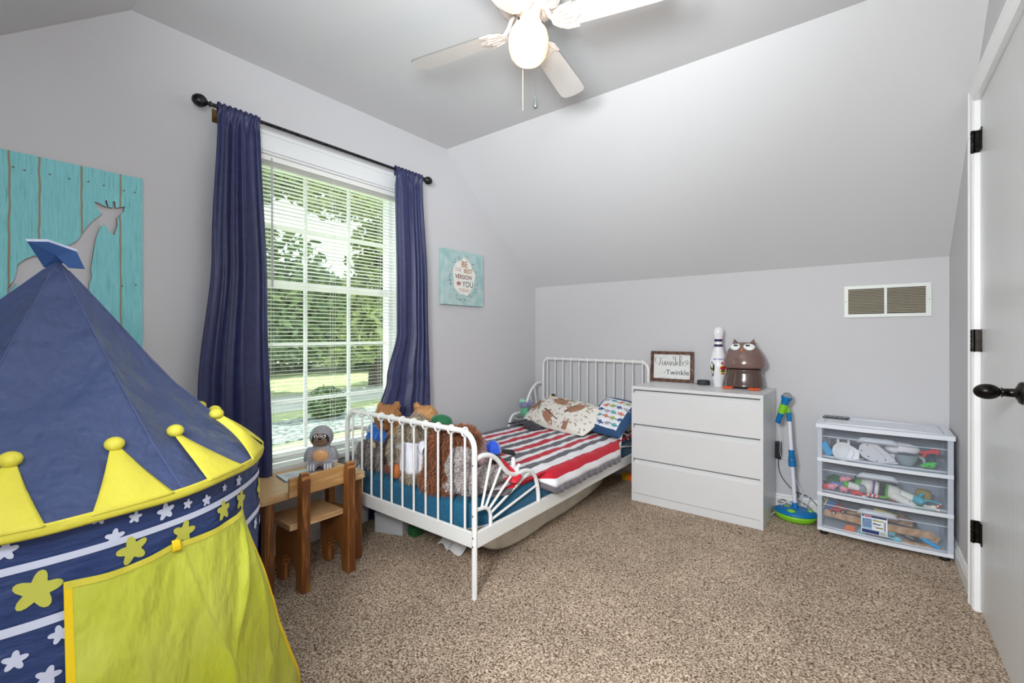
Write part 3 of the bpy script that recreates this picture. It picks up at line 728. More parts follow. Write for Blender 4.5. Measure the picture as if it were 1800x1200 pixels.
for a in (12, 101, 190, 280):
    T = rotZ((FC[0], FC[1], ZC-.185), RAD(a)) @ Matrix.Rotation(RAD(-11), 4, 'X')
    b = MB(); b.M = T
    out = []
    hw = [(.105, .020), (.125, .038), (.17, .046), (.3, .052), (.45, .0575), (.505, .057), (.525, .045), (.533, .025)]
    poly = [(r, -w) for r, w in hw]+[(.535, 0)]+[(r, w) for r, w in reversed(hw)]
    b.prism(poly, lambda x, y, d: (x, y, d), .006)
    b.m = [0 if abs((Vector(b.v[f[1]])-Vector(b.v[f[0]])).cross(Vector(b.v[f[2]])-Vector(b.v[f[0]])).normalized().z) > .5 else 1 for f in b.f]
    bd = obj('blade', b, [bladem, edgem], fan)
    b = MB(); b.M = rotZ((FC[0], FC[1], ZC-.185), RAD(a))
    b.tube(smooth_path([(.058, 0, .062), (.072, 0, .050), (.088, 0, .018), (.110, 0, -.004)], 5), [.008]*15+[.010], 8)
    b2 = Matrix.Rotation(RAD(-11), 4, 'X'); b.M = b.M @ b2 @ Matrix.Translation((-.045, 0, 0))
    lf = [(.14, -.012), (.16, -.035), (.185, -.05), (.23, -.054), (.215, -.03), (.235, -.012), (.25, 0), (.235, .012), (.215, .03), (.23, .054), (.185, .05), (.16, .035), (.14, .012)]
    b.prism(lf, lambda x, y, d: (x, y, -.006+d), .006)
    for p, q in (((.165, -.03), (.2, -.04)), ((.165, .03), (.2, .04)), ((.16, 0), (.22, 0)), ((.175, -.015), (.21, -.02)), ((.175, .015), (.21, .02))):
        b.tube([(p[0], p[1], -.007), (q[0], q[1], -.007)], .0035, 6)
    obj('blade_bracket', b, fw, bd)
b = MB(); x, y = FC[0]+.03, FC[1]+.04
def chain(mb, x, y, z0, z1):
    n = int((z0-z1)/.0042)
    for k in range(n): mb.ell((x, y, z0-k*.0042), .0012, None, 6, 4)
    mb.tube([(x, y, z0), (x, y, z1)], .0005, 4)
b = MB(); b.tube([(-.97, 1.355, 2.32), (-.935, 1.335, 2.318), (-.927, 1.331, 2.295)], .0018, 6); chain(b, -.927, 1.331, 2.295, 1.975)
pc = obj('pull_chain', b, M('chain', (120, 104, 88), .4, .6), fan)
b = MB(); b.lathe([(0, 0), (.003, 0), (.004, -.006), (.0095, -.032), (.009, -.038), (.005, -.042), (0, -.042)], (-.927, 1.331, 1.975), 16); obj('chain_pull', b, M('pewter', (120, 124, 122), .35, .5), pc)
b = MB(); chain(b, -1.0635, 1.4405, 2.285, 2.007); obj('pull_chain', b, M('pale chain', (214, 204, 190), .4), fan)

# ------------------------------------------------------------------ vent
vw = M('vent enamel', (228, 232, 226), .4); vs_ = M('vent slat', (196, 186, 166), .5)
vt = thing('air_vent', 'white rectangular return air vent high on the back wall', 'vent', (.095, YB, 1.23))
x0, x1, z0, z1 = -.1, .292, 1.230, 1.418
b = MB(); b.bx(x0+.015, x1-.015, YB-.0015, YB-.0005, z0+.015, z1-.015); obj('duct_shade', b, M('duct shade', (52, 50, 44), .8), vt)  # flat dark sheet: the shade behind the louvres is painted
b = MB()
for a in ((x0, x1, z0, z0+.020), (x0, x1, z1-.020, z1), (x0, x0+.020, z0+.02, z1-.02), (x1-.024, x1, z0+.02, z1-.02), ((x0+x1)/2-.008, (x0+x1)/2+.005, z0+.02, z1-.02)):
    b.bx(a[0], a[1], YB-.012, YB-.0003, a[2], a[3])
for x in (x0+.008, x1-.008): b.ell((x, YB-.0125, (z0+z1)/2), .0025, None, 8, 6, mat=1)
obj('vent_frame', b, [vw, DARKM], vt, bevel=.002)
b = MB(); n = 16
for k in range(n):
    z = z0+.024+k*(z1-z0-.046)/n
    b.add([(x0+.018, YB-.003, z+.0068), (x1-.018, YB-.003, z+.0068), (x1-.018, YB-.010, z+.0015), (x0+.018, YB-.010, z+.0015)], [(0, 1, 2, 3)])
obj('louvre', b, vs_, vt, solid=.0008)

# ------------------------------------------------------------------ desk and chair
def woodm(name, c1, c2, st, sc=3, rough=.45, dist=6):
    return M(name, c1, rough, col2=c2, nscale=sc, stretch=st, wave=('BANDS', dist, 1.5), contrast=(.1, .9), bump=.1, bscale=40, bstretch=st)
pine = woodm('pine top', (232, 196, 146), (204, 158, 108), (8, 1.2, 8), 2.2, .38, 8)
pine_e = woodm('pine edge', (218, 174, 116), (196, 148, 90), (1, 1, 8), 3)
stain = woodm('stained fir', (186, 124, 62), (116, 66, 28), (9, 9, .8), 4.5, .42, 5)
desk = thing('childs_desk', 'small wooden toddler desk with a pale top under the window', 'desk', (-2.19, 1.08, 0))
DX0, DX1, DYa, DYb, DT = -2.335, -1.995, .79, 1.372, .436
b = MB(); pl = [(DX0, DYa), (DX1-.025, DYa), (DX1-.006, DYa+.006), (DX1, DYa+.025), (DX1, DYb-.025), (DX1-.006, DYb-.006), (DX1-.025, DYb), (DX0, DYb)]
pl = [(x, max(y, .845) if x > -2.3 and y < .9 else y) for x, y in pl]
pl = [(DX0, .845), (DX1-.025, .845), (DX1-.006, .852), (DX1, .87), (DX1, DYb-.025), (DX1-.006, DYb-.006), (DX1-.025, DYb), (DX0, DYb)]
b.prism(pl, lambda a, c, d: (a, c, DT-.032+d), .032); obj('desk_top', b, pine, desk, bevel=.004, recalc=True)
for y in (.885, 1.318):
    for x in (-2.30, -2.055):
        b = MB(); b.bx(x, x+.04, y, y+.04, 0, DT-.033); obj('leg', b, stain, desk, bevel=.004)
    b = MB(); b.bx(-2.26, -2.055, y+.01, y+.03, DT-.09, DT-.033); obj('rail', b, stain, desk, bevel=.002)
b = MB(); b.bx(-2.30, -2.28, .925, 1.318, DT-.09, DT-.033); obj('rail', b, stain, desk, bevel=.002)
ch = thing('childs_chair', 'small wooden toddler chair with stained posts pushed to the desk', 'chair', (-2.03, 1.13, 0))
CX = -1.925
side = [(CX, 0), (CX, .49), (CX-.012, .523), (CX-.028, .523), (CX-.040, .49), (CX-.042, .30), (CX-.20, .285), (CX-.235, .25), (CX-.25, .18), (CX-.245, .09), (CX-.225, 0), (CX-.185, 0), (CX-.185, .07), (CX-.165, .12), (CX-.13, .14), (CX-.09, .125), (CX-.066, .09), (CX-.058, .04), (CX-.06, 0)]
for y0, y1 in ((1.00, 1.038), (1.222, 1.262)):
    b = MB(); b.prism(side, lambda a, c, d: (a, y0+d, c), y1-y0); obj('side_panel', b, stain, ch, bevel=.004, recalc=True)
b = MB(); b.bx(CX-.055, CX-.0405, .965, 1.285, .418, .502); obj('backrest', b, pine_e, ch, bevel=.003)
b = MB(); b.bx(CX-.245, CX-.042, .968, 1.222, .2735, .2995); 
obj('seat', b, pine, ch, bevel=.003)
# booklet
b = MB(); b.M = rotZ((-2.19, 1.165, DT+.0005), RAD(82)); b.bx(-.125, .125, -.07, .07, 0, .0055); b.bx(-.123, .123, -.068, .0685, .0056, .0062, 1)
for k in range(7): b.bx(-.10, -.10+.03+.05*((k*37) % 5)/5, -.05+.014*k, -.046+.014*k, .0062, .0065, 2)
for k in range(4): b.ell((.06+.012*math.cos(k*1.6), -.02+.02*math.sin(k*1.6), .0064), (.011, .009, .0003), None, 12, 4, mat=3)
single('booklet', b, [M('book blue', (120, 150, 180), .5), M('book page', (224, 230, 236), .5), M('print grey', (140, 150, 170), .6), M('print maroon', (150, 60, 80), .6)], 'thin pale booklet lying on the wooden desk in front of the sloth', 'booklet')
# glittery sloth figurine
glit = M('glitter grey', (186, 186, 192), .35, col2=(112, 112, 118), nscale=420, contrast=(.42, .58), bump=.3, bscale=500)
glitb = M('glitter tan', (150, 122, 102), .35, col2=(104, 82, 68), nscale=420, contrast=(.42, .58)); glito = M('glitter amber', (236, 190, 140), .3, col2=(176, 118, 70), nscale=420, contrast=(.42, .58), emit=.06)
S = Matrix.Translation((-2.20, 1.245, DT)) @ Matrix.Rotation(RAD(52), 4, 'Z') @ Matrix.Scale(1.2, 4)
sl = thing('sloth_figurine', 'glittery grey sloth figurine with amber belly sitting on the desk', 'figurine', (-2.20, 1.245, DT))
b = MB(); b.bx(-.035, .035, -.03, .03, 0, .014); b.v = [tuple(S @ Vector(p)) for p in b.v]; obj('stand', b, M('stand brown', (60, 40, 34), .5), sl, bevel=.003)
V, F = blob([((0, 0, .062), (.050, .042, .052)), ((0, -.002, .142), (.049, .042, .048)), ((-.050, -.014, .066), (.018, .020, .038), (0, .2, 0)), ((.050, -.014, .066), (.018, .020, .038), (0, -.2, 0)), ((-.033, -.040, .026), (.024, .026, .020)), ((.033, -.040, .026), (.024, .026, .020))], .005, 3)
b = MB(); b.M = S; b.add(V, F, True); sb = obj('body', b, glit, sl)
b = MB(); b.M = S; b.ell((0, -.0365, .068), (.032, .012, .028), (.15, 0, 0)); obj('belly', b, glito, sl)
b = MB(); b.M = S; b.ell((0, -.026, .137), (.036, .022, .033)); fc = obj('face', b, glitb, sl)
b = MB(); b.M = S; 
for s in (-1, 1): b.ell((s*.019, -.0405, .151), (.013, .008, .0085), (0, s*.5, 0)); b.ell((s*.029, -.036, .138), (.005, .007, .014), (0, -s*.2, 0))
obj('eye_patch', b, M('patch dark', (40, 30, 28), .4), fc)
for s in (-1, 1):
    b = MB(); b.M = S; b.ell((s*.0165, -.0475, .1515), (.0075, .004, .0065)); b.ell((s*.0155, -.0515, .152), (.0035, .002, .0045), mat=1); obj('eye', b, [M('eye white', (235, 245, 248), .2), BLACK], fc)
b = MB(); b.M = S; b.ell((0, -.0485, .142), (.0075, .005, .006)); b.tube([(-.014, -.0475, .133), (-.006, -.0495, .1305), (.004, -.0495, .131), (.014, -.047, .134)], .0012, 6); obj('nose', b, M('patch dark', (40, 30, 28)), fc)
for s in (-1, 1):
    b = MB(); b.M = S
    for k in (-1, 0, 1): b.tube([(s*.033+k*.011, -.064, .014), (s*.033+k*.011, -.066, .028), (s*.033+k*.011, -.058, .040)], [.003, .0042, .002], 6); b.tube([(s*.052+k*.008, -.034, .036), (s*.060+k*.008, -.034, .046)], [.0022, .003], 6)
    obj('claw', b, M('claw white', (225, 222, 228), .4), sl)

# ------------------------------------------------------------------ bed
bed = thing('bed_frame', 'white metal extendable toddler bed frame with fan shaped side guards', 'bed frame', (-1.80, 2.4, 0))
FY, HY = 1.438, 3.36; LX, RXb = -2.275, -1.318
def endframe(y, top, rad, spind, x0, x1, rings=True, nm='footboard', r=.0125):
    P = [(x1, y, .0)]+arc((x1-rad, y, top-rad), rad, 0, PI/2, 8)+arc((x0+rad, y, top-rad), rad, PI/2, PI, 8)+[(x0, y, 0)]
    b = MB(); b.tube(P, r, 14); fb = obj(nm, b, METALW, bed)
    for k in range(spind):
        x = x0+rad*.75+(x1-x0-1.5*rad)*k/(spind-1)
        b = MB(); zt = top-(.022 if rings else .0)
        b.tube([(x, y, .27), (x, y, zt)], .0058, 8)
        if rings: b.tube(arc((x, y-.001, top-.003), .0185, 0, 2*PI, 20, 'yz')[:-1], .0050, 8, closed=True)
        else: b.ell((x, y, top), .0165, None, 10, 8)
        obj('spindle', b, METALW, fb)
    b = MB(); b.bx(x0+.008, x1-.008, y-.008, y+.008, .214, .282); obj('end_rail', b, METALW, fb, bevel=.004)
    return fb
fb = endframe(FY, .708, .075, 11, LX, RXb)
hb = endframe(HY, .915, .06, 12, LX+.02, RXb+.02, False, 'headboard')
for (x, y) in ((RXb, FY), (RXb+.02, HY)):
    for z in (.225, .262, .355, .57):
        b = MB(); b.ell((x+.001, y-.0125, z), (.004, .003, .004), None, 10, 6); obj('bolt', b, M('zinc', (120, 122, 124), .3, .9), bed)
for x, s in ((RXb, 1), (LX, -1)):
    b = MB(); b.bx(x-.009, x+.009, FY+.01, 2.35, .212, .282); b.bx(x-.009+s*.004, x+.006+s*.004, 2.3, HY-.01, .216, .278); obj('side_rail', b, METALW, bed, bevel=.004)
    for (yo, sg) in ((FY, 1), (HY, -1)):
        zz = 0.0 if sg > 0 else .0
        Sp = [(.012, .594), (.05, .600), (.10, .592), (.150, .562), (.19, .52), (.232, .482), (.288, .461), (.345, .463), (.40, .452), (.437, .425), (.462, .385), (.478, .32), (.481, .27)]
        if sg < 0: Sp = [(.012, .70), (.07, .70), (.13, .67), (.18, .62), (.225, .55), (.26, .485), (.31, .475), (.37, .475), (.42, .465), (.45, .43), (.47, .37), (.475, .27)]
        b = MB(); b.tube(smooth_path([(x, yo+sg*a, z) for a, z in Sp], 4), .011, 10); sg_o = obj('side_guard', b, METALW, bed)
        b = MB(); b.tube([(x, yo+sg*.012, .375), (x, yo+sg*.05, .372)]+[(x, yo+sg*(.05+.055*math.sin(t)), .317+.055*math.cos(t)) for t in (.3, .6, .9, 1.2, 1.5)]+[(x, yo+sg*.105, .27)], .009, 8); obj('inner_arc', b, METALW, sg_o)
        for p, q in (((.045, .372), (.112, .588)), ((.07, .368), (.182, .53)), ((.09, .352), (.262, .468)), ((.102, .332), (.410, .448)), ((.105, .302), (.470, .365))):
            if sg < 0: q = (q[0], q[1]+(.09 if q[0] < .2 else 0))
            b = MB(); b.tube([(x, yo+sg*p[0], p[1]), (x, yo+sg*q[0], q[1])], .0062, 8); obj('spindle', b, METALW, sg_o)
b = MB()
for k in range(12):
    y = FY+.12+k*.155; b.bx(LX+.01, RXb-.01, y, y+.07, .222, .236)
obj('slats', b, M('birch slat', (210, 180, 140), .6), bed)

# mattress with teal sheet
MX0, MX1, MY0, MY1, MZ0, MZ1 = LX+.012, RXb-.012, FY+.012, HY-.014, .237, .392
def cushion(x0, x1, y0, y1, z0, z1, rad, n=24, noise_amp=.003, seed=0, pinch=0):
    """soft rounded slab as grid surfaces"""
    def f(u, v):   # unit sphere-ish param to superellipsoid
        a = 2*PI*u; p = -PI/2+PI*v
        sg = lambda t: (1 if t > 0 else -1)*abs(t)**rad
        cp_ = sg(math.cos(p)) if abs(math.cos(p)) > 1e-9 else 0
        x = cp_*sg(math.cos(a)); y = cp_*sg(math.sin(a)); z = sg(math.sin(p))
        nz = noise_amp*noise.noise(Vector((x*4+seed, y*4, z*2)))*2
        k = 1-pinch*(abs(x)*abs(y))**2
        return ((x0+x1)/2+(x1-x0)/2*x, (y0+y1)/2+(y1-y0)/2*y, (z0+z1)/2+((z1-z0)/2+nz)*z*k)
    return f
teal = M('teal sheet', (22, 96, 128), .85, col2=(16, 84, 116), nscale=60, bump=.15, bscale=12, sheen=.2)
b = MB(); f = cushion(MX0, MX1, MY0, MY1, MZ0+.002, MZ1, .22, noise_amp=.004)
b.grid(f, 120, 40, closeu=True)
b.m = [1 if (sum(Vector(b.v[i]).z for i in fc_)/4 < .268+.03*noise.noise(Vector((b.v[fc_[0]][0]*3, b.v[fc_[0]][1]*3, 2)))) else 0 for fc_ in b.f]
single('mattress', b, [teal, M('mattress ticking', (226, 228, 234), .8)], 'thin mattress in a teal fitted sheet on the white bed frame', 'mattress')

# quilt
def M_quilt():
    m = bpy.data.materials.new('striped minky'); m.use_nodes = True
    nt = m.node_tree; n = nt.nodes; L = nt.links; p = n['Principled BSDF']; p.inputs['Roughness'].default_value = .75
    p.inputs['Sheen Weight'].default_value = .08
    uv = n.new('ShaderNodeUVMap'); uv.uv_map = 'UVMap'; s = n.new('ShaderNodeSeparateXYZ'); L.new(uv.outputs[0], s.inputs[0])
    rp = n.new('ShaderNodeValToRGB'); rp.color_ramp.interpolation = 'CONSTANT'; e = rp.color_ramp.elements
    Wt, R_, G_ = lin((240, 238, 242)), lin((196, 10, 40)), lin((96, 97, 104))
    # u measured from the room-side edge inwards, 1 = 1.02 m
    bands = [(0, Wt), (.030, R_), (.125, Wt), (.195, G_), (.245, Wt), (.285, R_), (.335, Wt), (.375, G_), (.43, Wt), (.468, R_), (.522, Wt), (.560, G_), (.615, Wt), (.652, R_), (.706, Wt), (.744, G_), (.80, Wt), (.838, R_), (.89, Wt), (.93, G_)]
    e[0].position = 0; e[0].color = (*bands[0][1], 1); e[1].position = bands[1][0]; e[1].color = (*bands[1][1], 1)
    for ps, c in bands[2:]:
        k = e.new(ps); k.color = (*c, 1)
    L.new(s.outputs['X'], rp.inputs[0]); L.new(rp.outputs[0], p.inputs['Base Color'])
    tc = n.new('ShaderNodeTexCoord'); t = n.new('ShaderNodeTexNoise'); t.inputs['Scale'].default_value = 45; L.new(tc.outputs['Object'], t.inputs['Vector'])
    bp = n.new('ShaderNodeBump'); bp.inputs['Strength'].default_value = .25; bp.inputs['Distance'].default_value = .01
    L.new(t.outputs['Fac'], bp.inputs['Height']); L.new(bp.outputs[0], p.inputs['Normal']); return m
QX1, QX0 = -1.262, -2.26
def qs(u, v, off=0):
    """u 0 at the room-side edge, v 0 at the foot"""
    yfoot = 1.60+.28*math.exp(-((u)/.10)**2)-.0*u
    if u < .35: yfoot += .0
    y = yfoot+(3.18-yfoot)*v
    s = u*1.02                              # distance from the edge
    wr = min(1, .25+s*4)*.007*noise.noise(Vector((s*5, y*9, 1)))+.004*noise.noise(Vector((s*16, y*20, 3)))
    if s < .10:
        t = s/.10; x = QX1-.008-.022*t-.012*(t**3); z = .332+(MZ1+.020-.332)*(math.sin(t*PI/2)**.85)
        x += .004*math.sin(y*26)*(1-t); 
        ins = max(0, min(1, (2.02-y)/.09), min(1, (y-2.80)/.08))
        ins = ins*ins*(3-2*ins); x += (min(x, -1.342-.10*(1-t)*0)-x)*ins; z += (max(z, .372+.03*t)-z)*ins
    else:
        x = QX1-.045-(s-.10)*.985; z = MZ1+.020
    x += .085*(v-.35)*min(1, u*2.2)*.9
    x = max(x, LX+.012)
    if v < .06: z -= .012*(1-v/.06)
    return (x, y, z+wr+off)
b = MB(); nu, nv = 110, 130; b.grid(lambda u, v: qs(u, v), nu, nv)
nqf = len(b.f)
def ruff(mb, P, N, n, w, lo):
    """pleated ruffle below polyline P; N outward"""
    vs = []; 
    for i, (p, q) in enumerate(zip(P, N)):
        fo = .003 if (i//4) % 2 else -.0015
        vs += [tuple(p), tuple(Vector(p)+Vector(q)*(fo+.004)+Vector((0, 0, -w*.5))+lo*.5), tuple(Vector(p)+Vector(q)*(fo*1.4+.008)+Vector((0, 0, -w))+lo)]
    mb.add(vs, [(3*i+k, 3*i+3+k, 3*i+4+k, 3*i+1+k) for i in range(len(P)-1) for k in (0, 1)], True, 1)
ruff(b, [qs(0, v/160) for v in range(161)], [(1, 0, 0)]*161, 0, .033, Vector((.001, 0, 0)))
ruff(b, [qs(u/110, 0) for u in range(111)], [(0, -1, 0)]*111, 0, .022, Vector((.004, -.028, .0)))
q = obj('quilt', b, [M_quilt(), M('grey satin ruffle', (104, 98, 104), .45, sheen=.3)], solid=.004)
me = q.data; uvl = me.uv_layers.new(name='UVMap')
uvs = [((i/nu), (j/nv)) for j in range(nv+1) for i in range(nu+1)]
for lp in me.loops:
    k = lp.vertex_index; uvl.data[lp.index].uv = uvs[k] if k < len(uvs) else (0, 0)
tag(q, 'red white and grey striped quilt with pleated grey ruffle spread over the bed', 'quilt')

# pillows
ivory = M('ivory print', (236, 232, 222), .8, bump=.1, bscale=30)
def pillow_fn(c, lx, ly, h, R, seed, puff=.55):
    def f(u, v):     # u,v in -1..1 top surface parameters, returns top point and normal fn
        e = max(0, (1-abs(u)**3)*(1-abs(v)**3))**puff
        edge = 1-.06*(abs(u)**2)*(abs(v)**2)
        n = noise.noise(Vector((u*2+seed, v*2, seed)))*.012+noise.noise(Vector((u*6+seed, v*6, seed)))*.005
        return (u*lx/2*edge, v*ly/2*edge, e*(h/2+n))
    T = Matrix.Translation(c) @ R
    return (lambda u, v, s=1, off=0: tuple(T @ Vector((lambda p: (p[0], p[1], s*p[2]*(1 if s > 0 else .8)+s*off))(f(u, v)))))
def pillow_mesh(fn, n=40, mat=0):
    b = MB(); b.grid(lambda u, v: fn(2*u-1, 2*v-1, 1), n, n, mat=mat); b.grid(lambda u, v: fn(2*u-1, 2*v-1, -1), n, n, mat=mat); return b
R1 = Matrix.Rotation(RAD(-14), 4, 'Z') @ Matrix.Rotation(RAD(30), 4, 'X') @ Matrix.Rotation(RAD(2), 4, 'Y')
P1 = pillow_fn((-1.82, 2.985, .512), .68, .33, .15, R1, 3)
b = pillow_mesh(P1)
def decal(mb, fn, poly, cx_, cy_, s, rot, mat, off=.0025, asp=1.0):
    c, sn = math.cos(rot), math.sin(rot)
    pts = [(cx_+(x*c-y*sn)*s, cy_+(x*sn+y*c)*s*asp) for x, y in poly]
    # subdivide into fine triangles by fanning rings for curvature
    mx = sum(p[0] for p in pts)/len(pts); my = sum(p[1] for p in pts)/len(pts)
    rings = [1, .66, .33]; vs = []; n = len(pts)
    for r in rings: vs += [fn(max(-.97, min(.97, mx+(p[0]-mx)*r)), max(-.97, min(.97, my+(p[1]-my)*r)), 1, off) for p in pts]
    vs.append(fn(max(-.97, min(.97, mx)), max(-.97, min(.97, my)), 1, off))
    fs = [(k*n+i, k*n+(i+1) % n, (k+1)*n+(i+1) % n, (k+1)*n+i) for k in range(2) for i in range(n)]+[(2*n+i, 2*n+(i+1) % n, 3*n) for i in range(n)]
    mb.add(vs, fs, True, mat)
oval = lambda a, c, n=20: [(a*math.cos(2*PI*k/n), c*math.sin(2*PI*k/n)) for k in range(n)]
asp = .66/.38
def slothp(mb, x, y, s, rot):
    c, sn = math.cos(rot), math.sin(rot)
    def at(px, py): return (x+(px*c-py*sn)*s, y+(px*sn+py*c)*s*asp)
    decal(mb, P1, [(-1.3, -.5), (-.6, -.2), (.4, 0), (1.3, .3), (1.3, .42), (.3, .14), (-.7, -.06), (-1.3, -.36)], *at(0, .42), s, rot, 2, .002, asp)
    decal(mb, P1, [(.9, .0), (.75, .32), (.35, .45), (-.2, .42), (-.7, .3), (-.95, 0), (-.8, -.28), (-.3, -.42), (.3, -.38), (.75, -.25)], *at(0, -.12), s, rot, 1, .003, asp)
    for k in (-.75, -.45, .2, .5):
        decal(mb, P1, [(-.1, -.4), (.1, -.4), (.13, .35), (-.07, .35)], *at(k, .28), s, rot, 1, .0032, asp)
        decal(mb, P1, [(-.06, -.08), (.06, -.08), (.02, .12)], *at(k+.02, .66), s, rot, 3, .0034, asp)
    hx, hy = at(1.0, -.05)
    decal(mb, P1, oval(.32, .30), hx, hy, s, rot, 1, .0034, asp); decal(mb, P1, oval(.22, .18), *at(1.05, -.08), s, rot, 3, .0042, asp)
    for q in (-.09, .13): decal(mb, P1, oval(.08, .045), *at(1.05+q, -.03), s, rot, 4, .005, asp)
    decal(mb, P1, oval(.05, .035), *at(1.06, -.13), s, rot, 4, .005, asp)
slothp(b, -.12, .40, .24, -.15); slothp(b, .42, .18, .24, .95); slothp(b, -.78, -.05, .22, -1.2); slothp(b, -.14, -.62, .22, -.7); slothp(b, .45, -.85, .13, 1.4)
rnd = random.Random(4); leaf = [(-1, 0), (-.3, .35), (.4, .3), (1, 0), (.4, -.3), (-.3, -.35)]
for _ in range(170):
    u, v = rnd.uniform(-.95, .95), rnd.uniform(-.95, .95); k = rnd.random()
    if k < .55:
        r0 = rnd.uniform(0, 6)
        for j in range(3): decal(b, P1, leaf, u+.02*math.cos(r0+j*2), v+.03*math.sin(r0+j*2), .022, r0+j*2, rnd.choice((5, 5, 6)), .0015, asp)
    else:
        for j in range(5): decal(b, P1, oval(.55, .4, 8), u+.012*math.cos(j*1.256), v+.021*math.sin(j*1.256), .016, j*1.256, rnd.choice((7, 8)), .0015, asp)
single('sloth_print_pillow', b, [ivory, M('print sloth brown', (168, 124, 98), .8), M('print branch', (96, 62, 52), .8), M('print cream face', (236, 222, 204), .8), BLACK, M('print leaf', (128, 140, 62), .8), M('print leaf dark', (92, 108, 60), .8), M('print rose petal', (206, 150, 156), .8), M('print plum petal', (150, 112, 124), .8)],
       'long ivory pillow printed with brown sloths, branches and leaves', 'pillow')
R2 = Matrix.Rotation(RAD(-12), 4, 'Z') @ Matrix.Rotation(RAD(38), 4, 'X') @ Matrix.Rotation(RAD(6), 4, 'Y')
P2 = pillow_fn((-1.42, 3.0, .545), .31, .34, .10, R2, 9)
def m2(u, v):
    u = 2*u-1; v = 2*v-1
    return 1 if (abs(u) > .74 or abs(v) > .78) else 0
b = MB(); b.grid(lambda u, v: P2(2*u-1, 2*v-1, 1), 44, 44, mat=m2); b.grid(lambda u, v: P2(2*u-1, 2*v-1, -1), 40, 40, mat=1)
dino = [(-1, -.1), (-.8, .15), (-.45, .2), (-.2, .5), (.1, .55), (.4, .35), (.75, .3), (1.1, .0), (.6, .02), (.45, -.15), (.4, -.5), (.2, -.5), (.15, -.2), (-.15, -.2), (-.25, -.5), (-.42, -.5), (-.45, -.15), (-.75, -.02)]
rnd = random.Random(2)
for j in range(5):
    for i in range(4):
        decal(b, P2, dino, -.55+.36*i+.12*(j % 2), -.6+.3*j+rnd.uniform(-.03, .03), .2, rnd.uniform(-.4, .4), 2+(i*2+j) % 5, .002, .85)
single('dinosaur_print_pillow', b, [M('cotton white', (232, 234, 238), .8), M('navy velour edge', (26, 70, 112), .7, sheen=.5), M('dino green', (158, 178, 96), .8), M('dino teal', (92, 168, 176), .8), M('dino blue', (66, 96, 150), .8), M('dino orange', (214, 128, 100), .8), M('dino grey', (170, 172, 182), .8)],
       'small white pillow with colourful dinosaurs and a navy border', 'pillow')
P3 = pillow_fn((-1.46, 3.16, .47), .30, .26, .13, Matrix.Rotation(RAD(10), 4, 'X'), 5)
single('plain_pillow', pillow_mesh(P3, 24), M('pillow white', (228, 230, 228), .8), 'plain white pillow peeking out under the dinosaur pillow', 'pillow')
b = MB()
def bl2(u, v):
    return (-1.32-.34*v+.02*math.sin(u*8), 2.93+.36*u, .398+.075*math.sin(PI*min(1, v*1.3))**.6+.012*noise.noise(Vector((u*8, v*8, 2)))+.012*math.sin(u*18+v*6)*(1-v))
b.grid(bl2, 40, 24); single('patterned_blanket', b, M('black floral satin', (34, 34, 38), .35, col2=(196, 196, 198), nscale=16, contrast=(.52, .6)), 'crumpled black and white patterned satin blanket beside the dresser', 'blanket', solid=.005)
b = MB(); b.grid(lambda u, v: (-2.24+.30*u+.03*math.sin(v*5), 2.83+.42*v-.10*u, .418+.030*math.sin(PI*u)*(1+.5*math.sin(v*11))+.014*noise.noise(Vector((u*7, v*9, 5)))), 30, 40)
single('dark_satin_blanket', b, M('charcoal satin', (40, 38, 44), .4, col2=(66, 62, 70), nscale=14), 'dark charcoal satin edge bunched behind the long pillow by the window wall', 'blanket', solid=.006)
# spare mattress under the bed
b = MB(); f = cushion(-2.18, -1.435, 1.76, 3.22, .002, .135, .3, noise_amp=.012, seed=4)
b.grid(f, 140, 36, closeu=True); b.M = Matrix()
pv = Vector((-1.45, 1.76, 0)); Rz = Matrix.Translation(pv) @ Matrix.Rotation(RAD(4), 4, 'Z') @ Matrix.Translation(-pv); b.v = [tuple(Rz @ Vector(p)) for p in b.v]
single('spare_mattress', b, M('cream ticking', (226, 220, 204), .75, col2=(206, 198, 180), nscale=6, bump=.6, bscale=16, bstretch=(1, 5, 1)), 'cream fabric spare mattress stored on the carpet under the bed', 'mattress')
b = MB(); b.grid(lambda u, v: (-1.79+.17*u, 1.66+.10*v+.015*math.sin(u*7), .012+.05*(v**1.5)+.012*math.sin(u*12+v*4)*(1-v*.5)+.004), 26, 16)
single('white_cloth', b, M('cloth white', (232, 232, 236), .8), 'crumpled white cloth tag lying on the carpet below the footboard', 'cloth', solid=.003)
b = MB(); b.M = rotZ((-2.15, 1.66, 0), .35); b.bx(-.09, .09, -.06, .06, 0, .11); b.bx(-.092, .092, -.062, .062, .095, .115)
single('storage_box', b, M('box pale grey', (190, 192, 194), .5), 'pale grey box on the carpet under the window end of the bed', 'box', bevel=.004)
b = MB(); b.bx(-2.03, -1.97, 1.66, 1.72, 0, .055); b.ell((-2.0, 1.69, .062), (.026, .026, .012)); single('green_toy_cup', b, M('toy dark green', (36, 92, 48), .5), 'dark green toy cup in the shade under the bed', 'toy', bevel=.006)
for x, c, nm in ((-1.50, (236, 190, 40), 'yellow'), (-1.452, (240, 120, 30), 'orange')):
    b = MB(); b.bx(x, x+.045, 3.33, 3.378, 0, .04)
    for i in (0, 1):
        for j in (0, 1): b.lathe([(.009, 0), (.009, .008), (0, .008)], (x+.0115+.022*i, 3.343+.022*j, .04), 10)
    single('toy_brick', b, M('brick '+nm, c, .35), nm+' toy building brick on the carpet beside the dresser foot', 'toy brick', bevel=.001)

